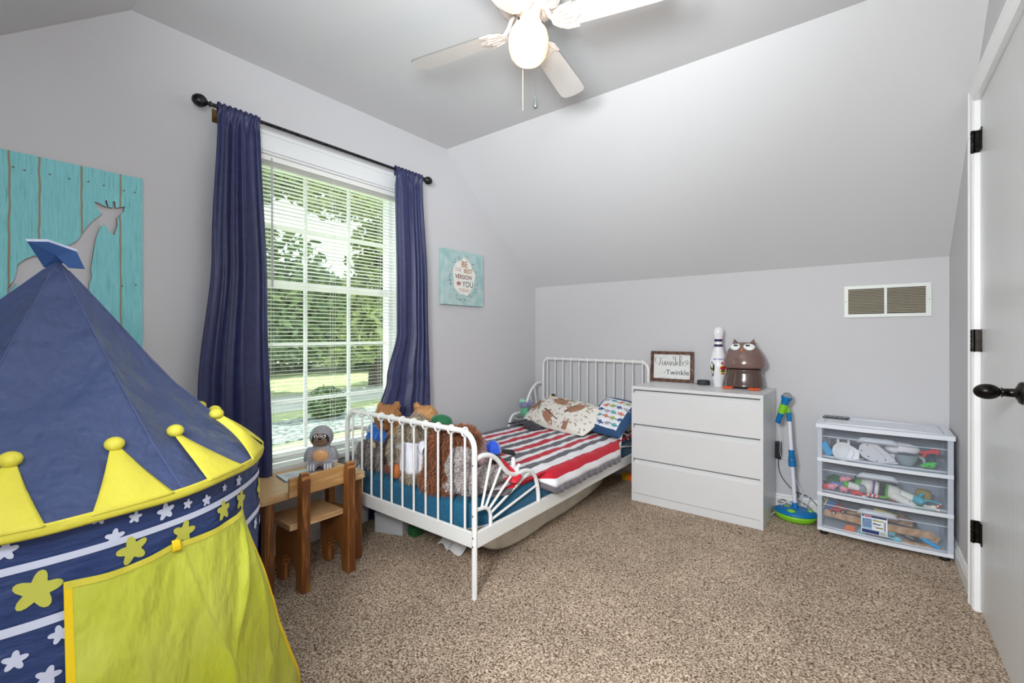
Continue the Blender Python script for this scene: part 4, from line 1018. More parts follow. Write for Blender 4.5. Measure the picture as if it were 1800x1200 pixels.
# ------------------------------------------------------------------ dresser
dw = M('dresser white', (222, 222, 222), .33); dgap = M('dresser gap shade', (120, 120, 122), .6)
dr = thing('dresser', 'white three drawer dresser against the back wall', 'dresser', (-.86, 3.18, 0))
ax0, ax1, ay0, ay1, DH = -1.258, -.462, 2.95, 3.415, .777
b = MB(); b.bx(ax0, ax0+.016, ay0+.002, ay1, 0, DH-.021); b.bx(ax1-.016, ax1, ay0+.002, ay1, 0, DH-.021); b.bx(ax0+.016, ax1-.016, ay1-.01, ay1, 0, DH-.021); b.bx(ax0+.016, ax1-.016, ay0+.03, ay1-.01, .05, .065)
bxx = obj('carcass', b, dw, dr, bevel=.001)
b = MB(); b.bx(ax0, ax1, ay0-.002, ay1, DH-.0205, DH); obj('dresser_top', b, dw, dr, bevel=.0015)
b = MB(); b.bx(ax0+.016, ax1-.016, ay0+.004, ay0+.02, 0, .052); obj('plinth', b, dw, dr, bevel=.001)
for z0, z1 in ((.056, .286), (.291, .519), (.524, .752)):
    b = MB(); x0, x1 = ax0+.004, ax1-.004
    b.bx(x0, x1, ay0, ay0+.018, z0, z1-.030)
    vs = [(x, y, z) for x in (x0+.012, x1-.012) for y, z in ((ay0, z1-.030), (ay0+.014, z1-.012), (ay0+.018, z1-.006), (ay0+.018, z1-.030))]
    b.add(vs, [(0, 4, 5, 1), (1, 5, 6, 2), (2, 6, 7, 3), (0, 1, 2, 3), (4, 5, 6, 7), (3, 7, 4, 0)])
    b.bx(x0, x0+.012, ay0, ay0+.018, z1-.030, z1); b.bx(x1-.012, x1, ay0, ay0+.018, z1-.030, z1)
    obj('drawer', b, dw, dr, recalc=True)
b = MB(); b.bx(ax0+.017, ax1-.017, ay0+.0215, ay0+.023, .055, DH-.024); obj('drawer_gap_shade', b, dgap, dr)  # grey sheet that paints the shadow in the gaps between drawers

# ------------------------------------------------------------------ things on the dresser
walnut = woodm('walnut frame', (112, 72, 50), (70, 42, 28), (2, 8, 8), 3)
fr = thing('framed_sign', 'small wood framed Twinkle Twinkle sign leaning on the wall', 'framed sign', (-1.13, 3.39, DH))
FT = Matrix.Translation((-1.131, 3.383, DH+.001)) @ Matrix.Rotation(RAD(2), 4, 'Z') @ Matrix.Rotation(RAD(-4), 4, 'X')
fwid, fh = .310, .224
b = MB(); b.M = FT
for a in ((-fwid/2, fwid/2, 0, .022), (-fwid/2, fwid/2, fh-.022, fh), (-fwid/2, -fwid/2+.022, .022, fh-.022), (fwid/2-.022, fwid/2, .022, fh-.022)): b.bx(a[0], a[1], -.012, .012, a[2], a[3])
obj('frame', b, walnut, fr, bevel=.002)
b = MB(); b.M = FT; b.bx(-fwid/2+.02, fwid/2-.02, -.002, .004, .02, fh-.02)
sg = obj('sign_board', b, M('distressed white', (232, 232, 228), .7, col2=(190, 190, 188), nscale=18, stretch=(1.2, 1, 9), contrast=(.60, .78)), fr)
b = MB(); b.M = FT
def sf(dx, dy, d=-.0028): return lambda x, y: (x+dx, d, y+dy)
# hand-drawn script lettering: thin strokes swept as ribbons
def ribbon(mb, P, w0, w1, d=-.0028, mat=0, n=8):
    P = smooth_path([(p[0], p[1], 0) for p in P], n); vs = []
    for i, p in enumerate(P):
        t = (P[min(i+1, len(P)-1)]-P[max(i-1, 0)]).normalized(); nrm = Vector((-t.y, t.x, 0))
        w = w0+(w1-w0)*abs(t.y)**1.5
        vs += [(p.x+nrm.x*w, d, p.y+nrm.y*w), (p.x-nrm.x*w, d, p.y-nrm.y*w)]
    mb.add(vs, [(2*i, 2*i+2, 2*i+3, 2*i+1) for i in range(len(P)-1)], False, mat)
K = .0010
def st(L, ox, oy, k): return [(ox+x*k, oy+y*k) for x, y in L]
ox, oy, k = -.125, .120, .0021
for L_ in ([(6, 8), (1, 16), (3, 26), (12, 28), (22, 24), (34, 28), (40, 30)], [(20, 26), (19, 12), (16, 1), (10, -1)],
           [(26, 14), (28, 2), (31, 0), (35, 8), (37, 14), (37, 3), (40, 0), (44, 8), (45, 14), (48, 13)],
           [(51, 13), (50, 3), (53, 0), (56, 4)], [(57, 13), (57, 0)], [(57, 8), (62, 14), (65, 11), (65, 2), (68, 0), (71, 5)],
           [(72, 0), (73, 20), (70, 32), (64, 30), (66, 22), (74, 18)], [(73, 6), (79, 13), (82, 10), (76, 6), (82, 0), (86, 3)],
           [(86, 3), (91, 20), (90, 33), (86, 30), (87, 10), (89, 0), (93, 2)], [(94, 6), (99, 8), (100, 13), (96, 13), (95, 4), (100, 0), (108, 4), (114, 12), (112, 19), (106, 18), (108, 10), (118, 8), (126, 14), (128, 12)]):
    ribbon(b, st(L_, ox, oy, k), .0004, .0019)
b.ell((ox+51*k, -.0028, oy+19*k), (.002, .0004, .002), None, 8, 4)
txt('Twinkle', .052, b, sf(.042, .052), 0, bold=0, sx=1.0)
for x in (-.062, -.058): b.bx(x, x+.02, -.0028, -.0026, .060+(x+.062)*3, .062+(x+.062)*3)
rnd = random.Random(3)
for _ in range(26): 
    x, z = rnd.uniform(-.125, -.07), rnd.uniform(.04, .1); b.bx(x, x+rnd.uniform(.004, .012), -.0026, -.0024, z, z+.0012, 1)
for _ in range(40):
    x = rnd.uniform(-.13, .13); z = rnd.choice((.026, .0285, fh-.026, fh-.029, .13, .055))+rnd.uniform(-.002, .002); b.bx(x, min(.132, x+rnd.uniform(.006, .03)), -.0026, -.0024, z, z+.0009, 2)
obj('lettering', b, [M('sign ink', (30, 30, 34), .7), M('sign yellow', (226, 220, 130), .7), M('worn wood', (120, 90, 66), .7)], sg)
# puck speaker and its cord
b = MB(); b.lathe([(0, 0), (.040, 0), (.0415, .003), (.0415, .027), (.039, .031), (.03, .032), (0, .032)], (-.893, 3.335, DH), 40)
pk = tag(obj('smart_speaker', b, M('charcoal fabric', (46, 50, 52), .6)), 'small round black speaker puck between the sign and the bowling pin', 'speaker')
b = MB(); b.tube(smooth_path([(-.90, 3.375, DH+.012), (-.925, 3.39, DH+.004), (-.96, 3.38, DH+.003)], 6), .0016, 6); b.tube(smooth_path([(-.925, 3.352, DH+.0335), (-.955, 3.368, DH+.065), (-.985, 3.36, DH+.105)], 6), .0012, 6, mat=1)
obj('cord', b, [BLACK, M('pale string', (214, 214, 214), .6)], pk)
# bowling pin
PX, PY = -.787, 3.30
pin = thing('bowling_pin', 'white glossy bowling pin with two purple neck bands on the dresser', 'bowling pin', (PX, PY, DH))
prof = [(.0, 0), (.026, 0), (.029, .004), (.034, .03), (.047, .07), (.056, .105), (.059, .135), (.055, .17), (.045, .21), (.034, .245), (.027, .275), (.0245, .30), (.026, .325), (.030, .347), (.0315, .365), (.028, .384), (.018, .397), (.008, .401), (0, .402)]
pp = smooth_path([(r, 0, z) for r, z in prof], 3)
b = MB(); b.lathe([(max(0, p.x), p.z) for p in pp], (PX, PY, DH), 40); pb = obj('pin_body', b, M('pin gloss', (242, 242, 244), .12, coat=.5), pin)
def pr_(z):
    for (a, p), (c, q) in zip([(z_, r_) for r_, z_ in prof], [(z_, r_) for r_, z_ in prof[1:]]):
        if a <= z <= c and c > a: return p+(q-p)*(z-a)/(c-a)
    return .03
b = MB()
for z0, z1 in ((.268, .284), (.303, .319)):
    b.lathe([(pr_(z0)+.0009, z0), (pr_((z0+z1)/2)+.0009, (z0+z1)/2), (pr_(z1)+.0009, z1)], (PX, PY, DH), 40)
obj('neck_band', b, M('deep purple', (58, 22, 88), .3), pb)
b = MB()
def pf_(x, z, o=.0012):
    a = math.atan2(-PY, -PX)+.0; a = RAD(-76)+x/.055; r = pr_(z)+o
    return (PX+r*math.cos(a), PY+r*math.sin(a), DH+z)
for k in range(12): 
    if k != 5: b.add([pf_(-.035+k*.005, .181), pf_(-.0315+k*.005, .181), pf_(-.0315+k*.005, .189), pf_(-.035+k*.005, .189)], [(0, 1, 2, 3)], False, 0)
b.add([pf_(.03, .181), pf_(.037, .183), pf_(.034, .192)], [(0, 1, 2)], False, 0)
def blobp(cx_, cz_, rx, rz, mat, o, n=20, wob=0):
    vs = [pf_(cx_, cz_, o)]+[pf_(cx_+rx*(1+wob*math.sin(5*t*2*PI/n))*math.cos(2*PI*t/n), cz_+rz*(1+wob*math.sin(3*t*2*PI/n+1))*math.sin(2*PI*t/n), o) for t in range(n)]
    b.add(vs, [(0, 1+i, 1+(i+1) % n) for i in range(n)], True, mat)
# plain patches of colour where the sticker artwork sits
blobp(.03, .118, .028, .026, 1, .0012, wob=.08); blobp(.028, .125, .018, .014, 2, .0018); blobp(.028, .107, .014, .008, 3, .0018); blobp(.027, .158, .011, .009, 2, .0016); blobp(.023, .089, .006, .006, 2, .0018); blobp(.036, .089, .006, .006, 2, .0018)
blobp(-.04, .120, .013, .05, 4, .0012, wob=.15); blobp(-.028, .13, .006, .025, 4, .0014); blobp(-.042, .108, .008, .006, 1, .0018); blobp(-.040, .132, .006, .004, 1, .0018)
obj('sticker_print', b, [M('sticker blue', (70, 90, 180), .4), M('sticker yellow', (222, 222, 60), .4), M('sticker red', (196, 30, 40), .4), M('sticker green', (30, 90, 70), .4), M('sticker black', (34, 34, 40), .4)], pb)
b = MB(); b.lathe([(0, 0), (.03, 0), (.034, .01), (.036, .09), (.03, .105), (0, .108)], (-.705, 3.365, DH), 24); single('purple_bottle', b, M('lilac plastic', (178, 140, 196), .4), 'lilac plastic bottle hidden between the bowling pin and the owl', 'bottle')
# owl humidifier
OX, OY = -.625, 3.285
ow = thing('owl_humidifier', 'brown translucent owl shaped humidifier with orange feet on the dresser', 'humidifier', (OX, OY, DH))
ob = M('owl brown', (128, 100, 94), .16, col2=(110, 84, 78), nscale=3, coat=.6); ob2 = M('owl brown base', (88, 68, 60), .2, coat=.5)
OS = Matrix.Translation((OX, OY, DH)) @ Matrix.Rotation(RAD(3), 4, 'Z') @ Matrix.Diagonal((1.13, .93, 1.13, 1))
b = MB(); b.M = OS; pp = smooth_path([(.0, 0, .012), (.098, 0, .012), (.102, 0, .02), (.100, 0, .05), (.092, 0, .09), (.088, 0, .112), (.0, 0, .114)], 4); b.lathe([(max(0, p.x), p.z) for p in pp], seg=48); bs = obj('base', b, ob2, ow)
b = MB(); b.M = OS; pp = smooth_path([(0, 0, .116), (.088, 0, .116), (.108, 0, .122), (.1135, 0, .137), (.110, 0, .163), (.100, 0, .192), (.084, 0, .220), (.067, 0, .243), (.052, 0, .258), (.03, 0, .265), (0, 0, .267)], 5)
b.lathe([(max(0, p.x), p.z) for p in pp], seg=56)
for s in (-1, 1):
    b.add([(s*.062, -.012, .243), (s*.030, -.012, .264), (s*.052, -.008, .286), (s*.062, .016, .243), (s*.030, .016, .262)], [(0, 1, 2), (3, 4, 2), (0, 2, 3), (1, 4, 2), (0, 1, 4, 3)], True)
tk = obj('tank', b, ob, ow)
b = MB(); b.M = OS
for s, cx_, cz_, rx, rz in ((-1, -.036, .238, .031, .024), (1, .026, .238, .036, .025)):
    b.ell((cx_, -.0590, cz_), (rx, .013, rz), (-.75, 0, s*-.05)); b.ell((cx_+.0, -.0690, cz_+.010), (.0115, .006, .0065), (-.75, 0, 0), mat=1); b.ell((cx_+.003, -.0735, cz_+.013), (.003, .002, .0015), mat=2)
obj('eye', b, [M('owl eye white', (240, 244, 240), .2), BLACK, WHITE], tk)
b = MB(); b.M = OS; b.add([(-.016, -.072, .222), (.010, -.072, .225), (-.003, -.096, .215), (-.008, -.090, .197), (-.003, -.076, .234)], [(0, 3, 2), (3, 1, 2), (0, 2, 4), (2, 1, 4)]); obj('beak', b, M('owl orange', (232, 120, 52), .35), tk)
b = MB(); b.M = OS; b.tube([(.0, -.103, .170), (.018, -.101, .176), (.036, -.095, .184)], .0012, 5); b.tube([(-.04, -.104, .172), (-.02, -.107, .166), (.0, -.103, .170)], .0008, 5); obj('wing_line', b, M('line dark', (60, 42, 38), .4), tk)
b = MB(); b.M = OS; b.lathe([(.02, 0), (.02, .006), (.016, .008), (.014, .004), (0, .004)], (-.008, -.083, .062), 24, axis=(0, -1, .05)); b.lathe([(.012, 0), (.012, .009), (0, .010)], (-.008, -.083, .062), 16, axis=(0, -1, .05)); obj('dial', b, ob2, bs)
b = MB(); b.M = OS
for i in range(7):
    for j in range(3):
        if abs(i-3) < 1.5 and j > 0: continue
        if abs(i-3)+j > 4: continue
        x = -.048+i*.0145+.006*(j % 2); z = .106-j*.012
        b.tube([(x-.005, -.0785+x*x*4, z+.002), (x, -.0825+x*x*4, z-.003), (x+.005, -.0785+x*x*4, z+.002)], .0010, 5)
b.bx(-.018, .010, -.0835, -.0795, .092, .098, 1)
obj('base_print', b, [M('owl gold', (214, 196, 130), .4), M('owl logo orange', (206, 110, 60), .4)], bs)
for x, y in ((-.075, -.095), (.062, -.115)):
    b = MB(); b.M = OS
    for k in (-1, 0, 1): b.ell((x+k*.016, y-.006*(1-abs(k)), .007), (.015, .028, .007), (0, 0, -k*.25), 16, 8)
    obj('foot', b, M('owl foot', (240, 92, 40), .35), ow)

# ------------------------------------------------------------------ plush toys along the footboard
def furm(name, a, c, rough=.9): return M(name, a, rough, col2=c, island=True, contrast=(0, 1), sheen=.2)
ZM = MZ1+.003
GRP = None
def plush(name, label, cat, ells, mats, n, L, w, grav=.3, jit=.35, vox=.009, extra=None):
    t = thing(name, label, cat, (sum(e[0][0] for e in ells)/len(ells), sum(e[0][1] for e in ells)/len(ells), min(e[0][2]-(e[1][2] if isinstance(e[1], tuple) else e[1]) for e in ells)))
    V, F = blob(ells, vox, 4)
    b = MB(); b.add(V, F, True)
    if n: b.fur(V, F, n, L, w, grav, jit)
    obj('body', b, mats, t); return t
def part(t, name, mat, fn, **k):
    b = MB(); fn(b); return obj(name, b, mat, t, **k)
EYE = M('toy eye', (16, 14, 14), .1, coat=.6)
# shaggy grey dog nearest the desk
p = plush('plush_dog', 'shaggy grey-brown plush animal slumped at the window end of the footboard', 'plush toy',
    [((-2.185, 1.535, 0.462), (.078, .062, .062)), ((-2.125, 1.53, 0.443), (.058, .05, .052)), ((-2.245, 1.54, 0.49), (.035, .035, .03))],
    furm('fur grey brown', (96, 86, 84), (176, 164, 160)), 5200, .027, .0016, .3, .5)
part(p, 'ear', M('ear lining beige', (206, 180, 150), .9), lambda b: b.ell((-2.145, 1.515, 0.515), (.022, .012, .018), (0, .5, 0)))
# blue plush
p = plush('plush_bear', 'bright blue plush toy tucked behind the shaggy grey one', 'plush toy',
    [((-2.27, 1.625, 0.53), (.055, .055, .085)), ((-2.175, 1.59, 0.53), (.040, .035, .055)), ((-2.27, 1.63, 0.44), (.06, .06, .05)), ((-2.205, 1.62, 0.44), (.06, .05, .045))],
    M('fur bright blue', (34, 112, 206), .85, col2=(150, 190, 232), nscale=16, contrast=(.5, .75), sheen=.4), 2500, .010, .0012, .2, .5)
# tan teddy with dark nose
p = plush('plush_bear', 'tan teddy bear with a black nose leaning behind the second and third footboard bars', 'plush toy',
    [((-2.22, 1.665, 0.645), (.082, .070, .066)), ((-2.16, 1.6, 0.627), (.044, .044, .038)), ((-2.29, 1.67, 0.7), (.025, .016, .022)), ((-2.175, 1.7, 0.715), (.022, .015, .020)), ((-2.125, 1.68, 0.52), (.075, .065, .10)), ((-2.075, 1.6, 0.555), (.035, .035, .06)), ((-2.135, 1.66, 0.43), (.07, .06, .04))],
    furm('fur tan', (164, 112, 66), (206, 156, 104)), 6000, .012, .0014, .2, .6)
part(p, 'nose', EYE, lambda b: b.ell((-2.133, 1.564, 0.64), (.013, .010, .010)))
part(p, 'eye', EYE, lambda b: (b.ell((-2.205, 1.6, 0.668), .0065, None, 10, 8), b.ell((-2.145, 1.6, 0.672), .0065, None, 10, 8)))
# chestnut plush next to teddy
p = plush('plush_bear', 'reddish brown plush toy squeezed between the tan teddy and the shirted dog', 'plush toy',
    [((-2.005, 1.68, 0.6), (.055, .05, .06)), ((-2.005, 1.67, 0.5), (.06, .055, .10)), ((-2.005, 1.64, 0.425), (.06, .06, .035))],
    furm('fur chestnut', (126, 74, 44), (166, 106, 70)), 2500, .012, .0014, .2, .6)
# dark brown small plush low
p = plush('plush_monkey', 'dark brown plush with a maroon foot under the shaggy dog arm', 'plush toy',
    [((-2.03, 1.545, 0.525), (.035, .035, .055)), ((-2.04, 1.55, 0.46), (.040, .04, .05)), ((-1.995, 1.525, 0.422), (.05, .035, .03))],
    furm('fur dark brown', (58, 42, 38), (112, 88, 80)), 1800, .014, .0014, .2, .5)
part(p, 'foot', M('maroon plush', (106, 58, 46), .9, sheen=.3), lambda b: b.ell((-1.975, 1.497, 0.418), (.042, .028, .024), (0, .3, 0)))
# shaggy dog with white shirt
p = plush('plush_dog', 'shaggy beige plush dog wearing a white T-shirt in the middle of the footboard', 'plush toy',
    [((-1.865, 1.555, .622), (.068, .058, .060)), ((-1.825, 1.56, .50), (.068, .055, .10)), ((-1.945, 1.53, .535), (.042, .04, .070), (0, .25, 0)), ((-1.935, 1.53, .475), (.040, .038, .038)), ((-1.80, 1.52, .415), (.075, .045, .030)), ((-1.88, 1.60, .67), (.03, .03, .03))],
    furm('fur beige', (138, 118, 98), (212, 198, 176)), 8200, .032, .0017, .35, .5)
def shirt(u, v):
    a = 2*PI*u; z = .440+.145*v; r = 1+.10*(1-v)-.12*v
    return (-1.822+.086*r*math.cos(a)+.004*math.sin(a*5+v*4), 1.545+.068*r*math.sin(a)+.003*math.sin(a*7+v*5), z+.008*math.sin(a*2+1)*(1-v))
def shirt_b(b):
    b.grid(shirt, 60, 14, closeu=True)
    for s in (-1, 1):
        b.grid(lambda u, v: (-1.822+s*(.060+.045*v), 1.535+.032*math.sin(2*PI*u)-.01*v, .563-.018*v+.030*math.cos(2*PI*u)), 20, 5, closeu=True)
part(p, 'shirt', M('shirt white', (236, 236, 244), .8, bump=.15, bscale=30), shirt_b, solid=.004)
part(p, 'foot', M('foot pad orange', (186, 108, 50), .85, sheen=.3), lambda b: (b.ell((-1.905, 1.485, .424), (.030, .026, .038), (0, -.1, 0)),))
part(p, 'foot', M('paw chestnut', (134, 78, 48), .85, sheen=.3), lambda b: (b.ell((-1.925, 1.50, .424), (.032, .030, .041), (0, -.1, 0)),))
# teddy behind
p = plush('plush_bear', 'golden teddy bear with only its head above the footboard behind the shirted dog', 'plush toy',
    [((-1.965, 1.735, 0.672), (.070, .06, .050)), ((-2.04, 1.735, 0.715), (.022, .016, .020)), ((-1.92, 1.735, 0.7), (.022, .016, .018)), ((-1.965, 1.74, 0.56), (.07, .06, .09)), ((-1.965, 1.72, 0.44), (.085, .075, .045))],
    furm('fur golden', (176, 124, 76), (216, 168, 112)), 4000, .013, .0015, .2, .6)
# green hat toy
p = plush('plush_doll', 'grey plush toy with a dark green cap behind the footboard', 'plush toy',
    [((-1.815, 1.72, 0.585), (.062, .055, .055)), ((-1.82, 1.73, 0.48), (.06, .06, .08)), ((-1.75, 1.7, 0.56), (.03, .03, .05))],
    furm('fur grey lilac', (120, 110, 112), (166, 152, 152)), 2200, .010, .0014, .2, .6)
part(p, 'cap', M('cap green', (20, 104, 62), .7, sheen=.4), lambda b: (b.ell((-1.815, 1.715, 0.66), (.066, .052, .036)), b.lathe([(.066, 0), (.07, -.006), (.062, -.008)], (-1.815, 1.715, 0.645), 24)))
# orange plush
p = plush('plush_fox', 'small orange plush toy peeking between the shirted dog and the shaggy brown one', 'plush toy',
    [((-1.745, 1.6, 0.56), (.03, .035, .04)), ((-1.75, 1.61, 0.49), (.035, .04, .07)), ((-1.76, 1.61, 0.425), (.04, .04, .035))], furm('fur orange', (196, 120, 56), (226, 160, 92)), 1200, .010, .0014)
# big shaggy brown
p = plush('plush_bear', 'long-haired chocolate brown plush pressed against the footboard bars', 'plush toy',
    [((-1.602, 1.545, 0.6), (.070, .062, .070)), ((-1.617, 1.54, 0.5), (.082, .058, .10)), ((-1.577, 1.53, 0.425), (.085, .05, .045)), ((-1.637, 1.5, 0.43), (.06, .04, .05)), ((-1.522, 1.58, 0.63), (.07, .06, .045)), ((-1.552, 1.6, 0.52), (.06, .05, .08))],
    furm('fur chocolate', (104, 58, 34), (176, 112, 74)), 11000, .040, .0020, .30, .45)
# pink-grey
p = plush('plush_elephant', 'pinkish grey plush toy behind the brown and the curly grey ones', 'plush toy',
    [((-1.51, 1.66, 0.585), (.055, .05, .045)), ((-1.485, 1.66, 0.53), (.05, .05, .05)), ((-1.515, 1.665, 0.47), (.05, .05, .06)), ((-1.515, 1.665, 0.42), (.055, .05, .03))],
    furm('fur pink grey', (150, 122, 124), (196, 168, 168)), 2200, .009, .0014)
# curly grey
p = plush('plush_bear', 'curly light grey plush bear beside the corner post of the footboard', 'plush toy',
    [((-1.473, 1.52, 0.555), (.058, .052, .05)), ((-1.493, 1.52, 0.51), (.065, .05, .07)), ((-1.438, 1.53, 0.455), (.090, .058, .055)), ((-1.388, 1.61, 0.47), (.050, .075, .04), (.0, 0, 0)), ((-1.368, 1.67, 0.475), (.034, .034, .032)), ((-1.518, 1.515, 0.425), (.05, .05, .03))],
    furm('fur curly grey', (150, 140, 136), (222, 214, 210)), 9500, .014, .0022, .1, 1.1)
# blue-capped toy in a red robe on the quilt
t = thing('plush_doll', 'small plush doll with blue cap and shiny red robe on the quilt corner', 'plush toy', (-1.39, 1.73, 0.42))
b = MB(); b.ell((-1.455, 1.715, 0.535), (.045, .042, .036)); b.ell((-1.42, 1.705, 0.518), (.028, .026, .02)); b.tube([(-1.5, 1.7, 0.535), (-1.535, 1.68, 0.528)], [.014, .018], 10); b.tube([(-1.415, 1.74, 0.555), (-1.37, 1.77, 0.548), (-1.36, 1.775, 0.535)], [.010, .015, .009], 10)
obj('body', b, M('velvet black', (22, 20, 24), .8, sheen=.4), t)
b = MB(); b.lathe([(.042, 0), (.046, .010), (.042, .028), (.032, .046), (.012, .060), (0, .064)], (-1.45, 1.715, 0.545), 6, axis=(.05, -.08, 1), sm=False); obj('cap', b, M('velvet blue', (14, 62, 178), .6, col2=(30, 90, 210), nscale=40, sheen=.6), t, bevel=.004)
def robe(u, v):
    a = 2*PI*u; r = .028+.040*v
    return (-1.425+.06*v+r*1.1*math.cos(a), 1.705+.02*v+r*.8*math.sin(a)+.004*math.sin(a*6)*v, .515-.075*v+.012*math.sin(a*3)*v+.018*math.sin(a)*(1-v))
b = MB(); b.grid(robe, 48, 14, closeu=True); b.ell((-1.505, 1.7, 0.507), (.035, .028, .018)); obj('robe', b, M('red satin', (196, 16, 40), .5, sheen=.1, bump=.4, bscale=40), t, solid=.003)
b = MB(); b.tube(arc((-1.42, 1.68, 0.505), .026, 0, PI, 10, 'xy'), .003, 6); obj('trim', b, M('gold piping', (214, 160, 60), .4), t)
# little white figure
t = thing('toy_figure', 'tiny white rounded toy figure with dark stripes on the quilt by the side guard', 'toy', (-1.335, 1.78, 0.455))
b = MB(); b.ell((-1.348, 1.742, 0.498), (.014, .014, .030), (0, .25, 0)); b.ell((-1.327, 1.747, 0.478), .014); b.ell((-1.317, 1.752, 0.497), .010); b.ell((-1.344, 1.742, 0.526), .010); obj('body', b, M('figure white', (232, 232, 238), .3), t)
b = MB()
for k in range(3): b.tube([(-1.354, 1.729, .490+.010*k), (-1.343, 1.728, .492+.010*k)], .0016, 6)
obj('stripes', b, BLACK, t)
# toys at the head end by the wall
t = thing('plush_doll', 'small green and violet plush doll standing at the pillow corner beside the window wall', 'plush toy', (-2.19, 3.0, .42))
b = MB(); b.ell((-2.185, 2.98, .50), (.034, .03, .055)); b.ell((-2.185, 2.97, .555), (.036, .032, .025), mat=1); b.ell((-2.14, 3.0, .572), (.035, .024, .018), (0, -.4, 0), mat=1); b.ell((-2.19, 2.96, .59), (.03, .024, .018), mat=2); b.ell((-2.17, 3.0, .46), (.04, .03, .05)); b.ell((-2.21, 2.96, .585), .012, mat=3)
obj('body', b, [M('doll green', (96, 168, 130), .8, sheen=.3), M('doll violet', (132, 130, 170), .8, sheen=.3), M('doll mint', (150, 206, 180), .8), M('doll peach', (226, 190, 170), .8)], t)
t = thing('plush_frog', 'bright green plush with a beige head and black tuft behind the long pillow', 'plush toy', (-2.05, 3.17, .47))
b = MB(); b.ell((-2.08, 3.15, .555), (.055, .03, .035), (0, -.2, 0)); b.ell((-2.03, 3.18, .50), (.05, .04, .08)); b.ell((-2.03, 3.16, .605), (.038, .032, .03), mat=1); b.ell((-2.015, 3.15, .632), (.018, .015, .010), mat=2)
obj('body', b, [M('frog green', (96, 196, 70), .8, sheen=.3), M('beige felt', (214, 196, 170), .8), BLACK], t)

# ------------------------------------------------------------------ toy microphone stand
mb_ = M('toy blue', (0, 116, 180), .35); mg = M('toy lime', (134, 206, 44), .35); mw = M('toy white', (232, 234, 244), .35)
QX, QY = -.335, 3.255
ms = thing('toy_microphone_stand', 'blue white and lime toy microphone stand on an oval speaker base', 'microphone stand', (QX, QY, 0))
b = MB(); b.M = Matrix.Translation((QX, QY, 0)) @ Matrix.Diagonal((1.0, .85, 1, 1))
b.lathe([(0, 0), (.085, 0), (.103, .01), (.112, .03), (.112, .044), (0, .044)], seg=48); ob_ = obj('stand_base', b, mg, ms)
b = MB(); b.M = Matrix.Translation((QX, QY, 0)) @ Matrix.Diagonal((1.0, .85, 1, 1))
b.lathe([(.113, .043), (.112, .052), (.095, .062), (.05, .070), (0, .072)], seg=48); obj('base_cover', b, mb_, ob_)
b = MB()
for x, y, r in ((-.015, -.062, .024), (-.045, .01, .018), (.075, .0, .014)): b.ell((QX+x, QY+y, .066), (r, r*.8, .009), None, 16, 8)
obj('foot_button', b, mg, ob_)
px0 = QX-.002; top = (px0-.048, QY+.02, .60)
A = Vector((px0, QY, .07)); Bp = Vector((px0-.033, QY+.012, .615)); at = lambda t: A+(Bp-A)*t
b = MB(); b.tube([at(0), at(1)], .0115, 14); po = obj('pole', b, mw, ms)
b = MB(); b.tube([at(-.02), at(.06)], [.02, .014], 14); obj('collar', b, mb_, po)
b = MB(); b.tube([at(.46), at(.535)], [.0205, .021], 16); b.tube([at(.54), at(.56), at(.64)], [.016, .0165, .0155], 16); b.tube([at(.55), at(.55)+Vector((0, 0, .005))], .02, 12); obj('collar', b, mb_, po)
b = MB(); b.tube([at(.96), at(1.06)], .0135, 14); obj('collar', b, mb_, po)
c0 = at(1.06)
b = MB(); b.tube([c0+Vector((0, 0, -.005)), c0+Vector((-.012, -.004, .03))], .013, 12); b.ell(tuple(c0+Vector((-.012, 0, .022))), (.017, .015, .017)); obj('clip_joint', b, mg, po)
mc0 = Vector((c0.x-.030, c0.y-.022, c0.z+.022)); dv = Vector((.30, .02, 1)).normalized()
mic = thing('toy_microphone', 'blue and lime toy microphone with a silver head held in the stand clip', 'microphone', tuple(mc0-dv*.095))
b = MB(); b.tube([mc0-dv*.095, mc0-dv*.09, mc0+dv*.03, mc0+dv*.055, mc0+dv*.07, mc0+dv*.078], [.013, .0155, .020, .024, .031, .030], 18); obj('handle', b, mb_, mic)
b = MB(); b.tube([mc0-dv*.03, mc0+dv*.028], [.0205, .023], 18); obj('grip_band', b, mg, mic)
b = MB(); q = mc0+dv*.082; b.ell(tuple(q), (.026, .026, .024)); obj('head', b, M('silver mesh', (176, 178, 182), .35, .6, bump=.5, bscale=900), mic)
b = MB(); b.tube(smooth_path([mc0-dv*.095, (QX-.085, 3.28, .47), (QX-.088, 3.33, .36), (QX-.04, 3.32, .29), (QX+.0, 3.30, .22), (QX+.035, 3.30, .13), (QX+.02, 3.32, .07)], 8), .0018, 6); obj('microphone_cord', b, mw, mic)
b = MB(); b.bx(-.462, -.428, YB-.045, YB-.002, .322, .432); adp = single('power_adapter', b, M('adapter black', (30, 30, 32), .35), 'black power adapter plugged into the wall beside the dresser', 'power adapter', bevel=.006)
b = MB(); b.tube(smooth_path([(-.445, YB-.02, .322), (-.446, YB-.02, .27), (-.425, YB-.02, .20), (-.36, YB-.022, .13), (-.28, YB-.022, .105), (-.23, YB-.03, .055), (-.20, YB-.05, .012)], 8), .0024, 6)
obj('cord', b, BLACK, adp)
b = MB(); b.tube(smooth_path([(-.46, 3.20, .012), (-.44, 3.24, .03), (-.40, 3.28, .078), (-.36, 3.30, .082), (-.33, 3.36, .09), (-.30, 3.38, .13), (-.275, 3.385, .10), (-.29, 3.36, .05), (-.24, 3.39, .02)], 8), .0022, 6)
obj('cable', b, mw, ms)
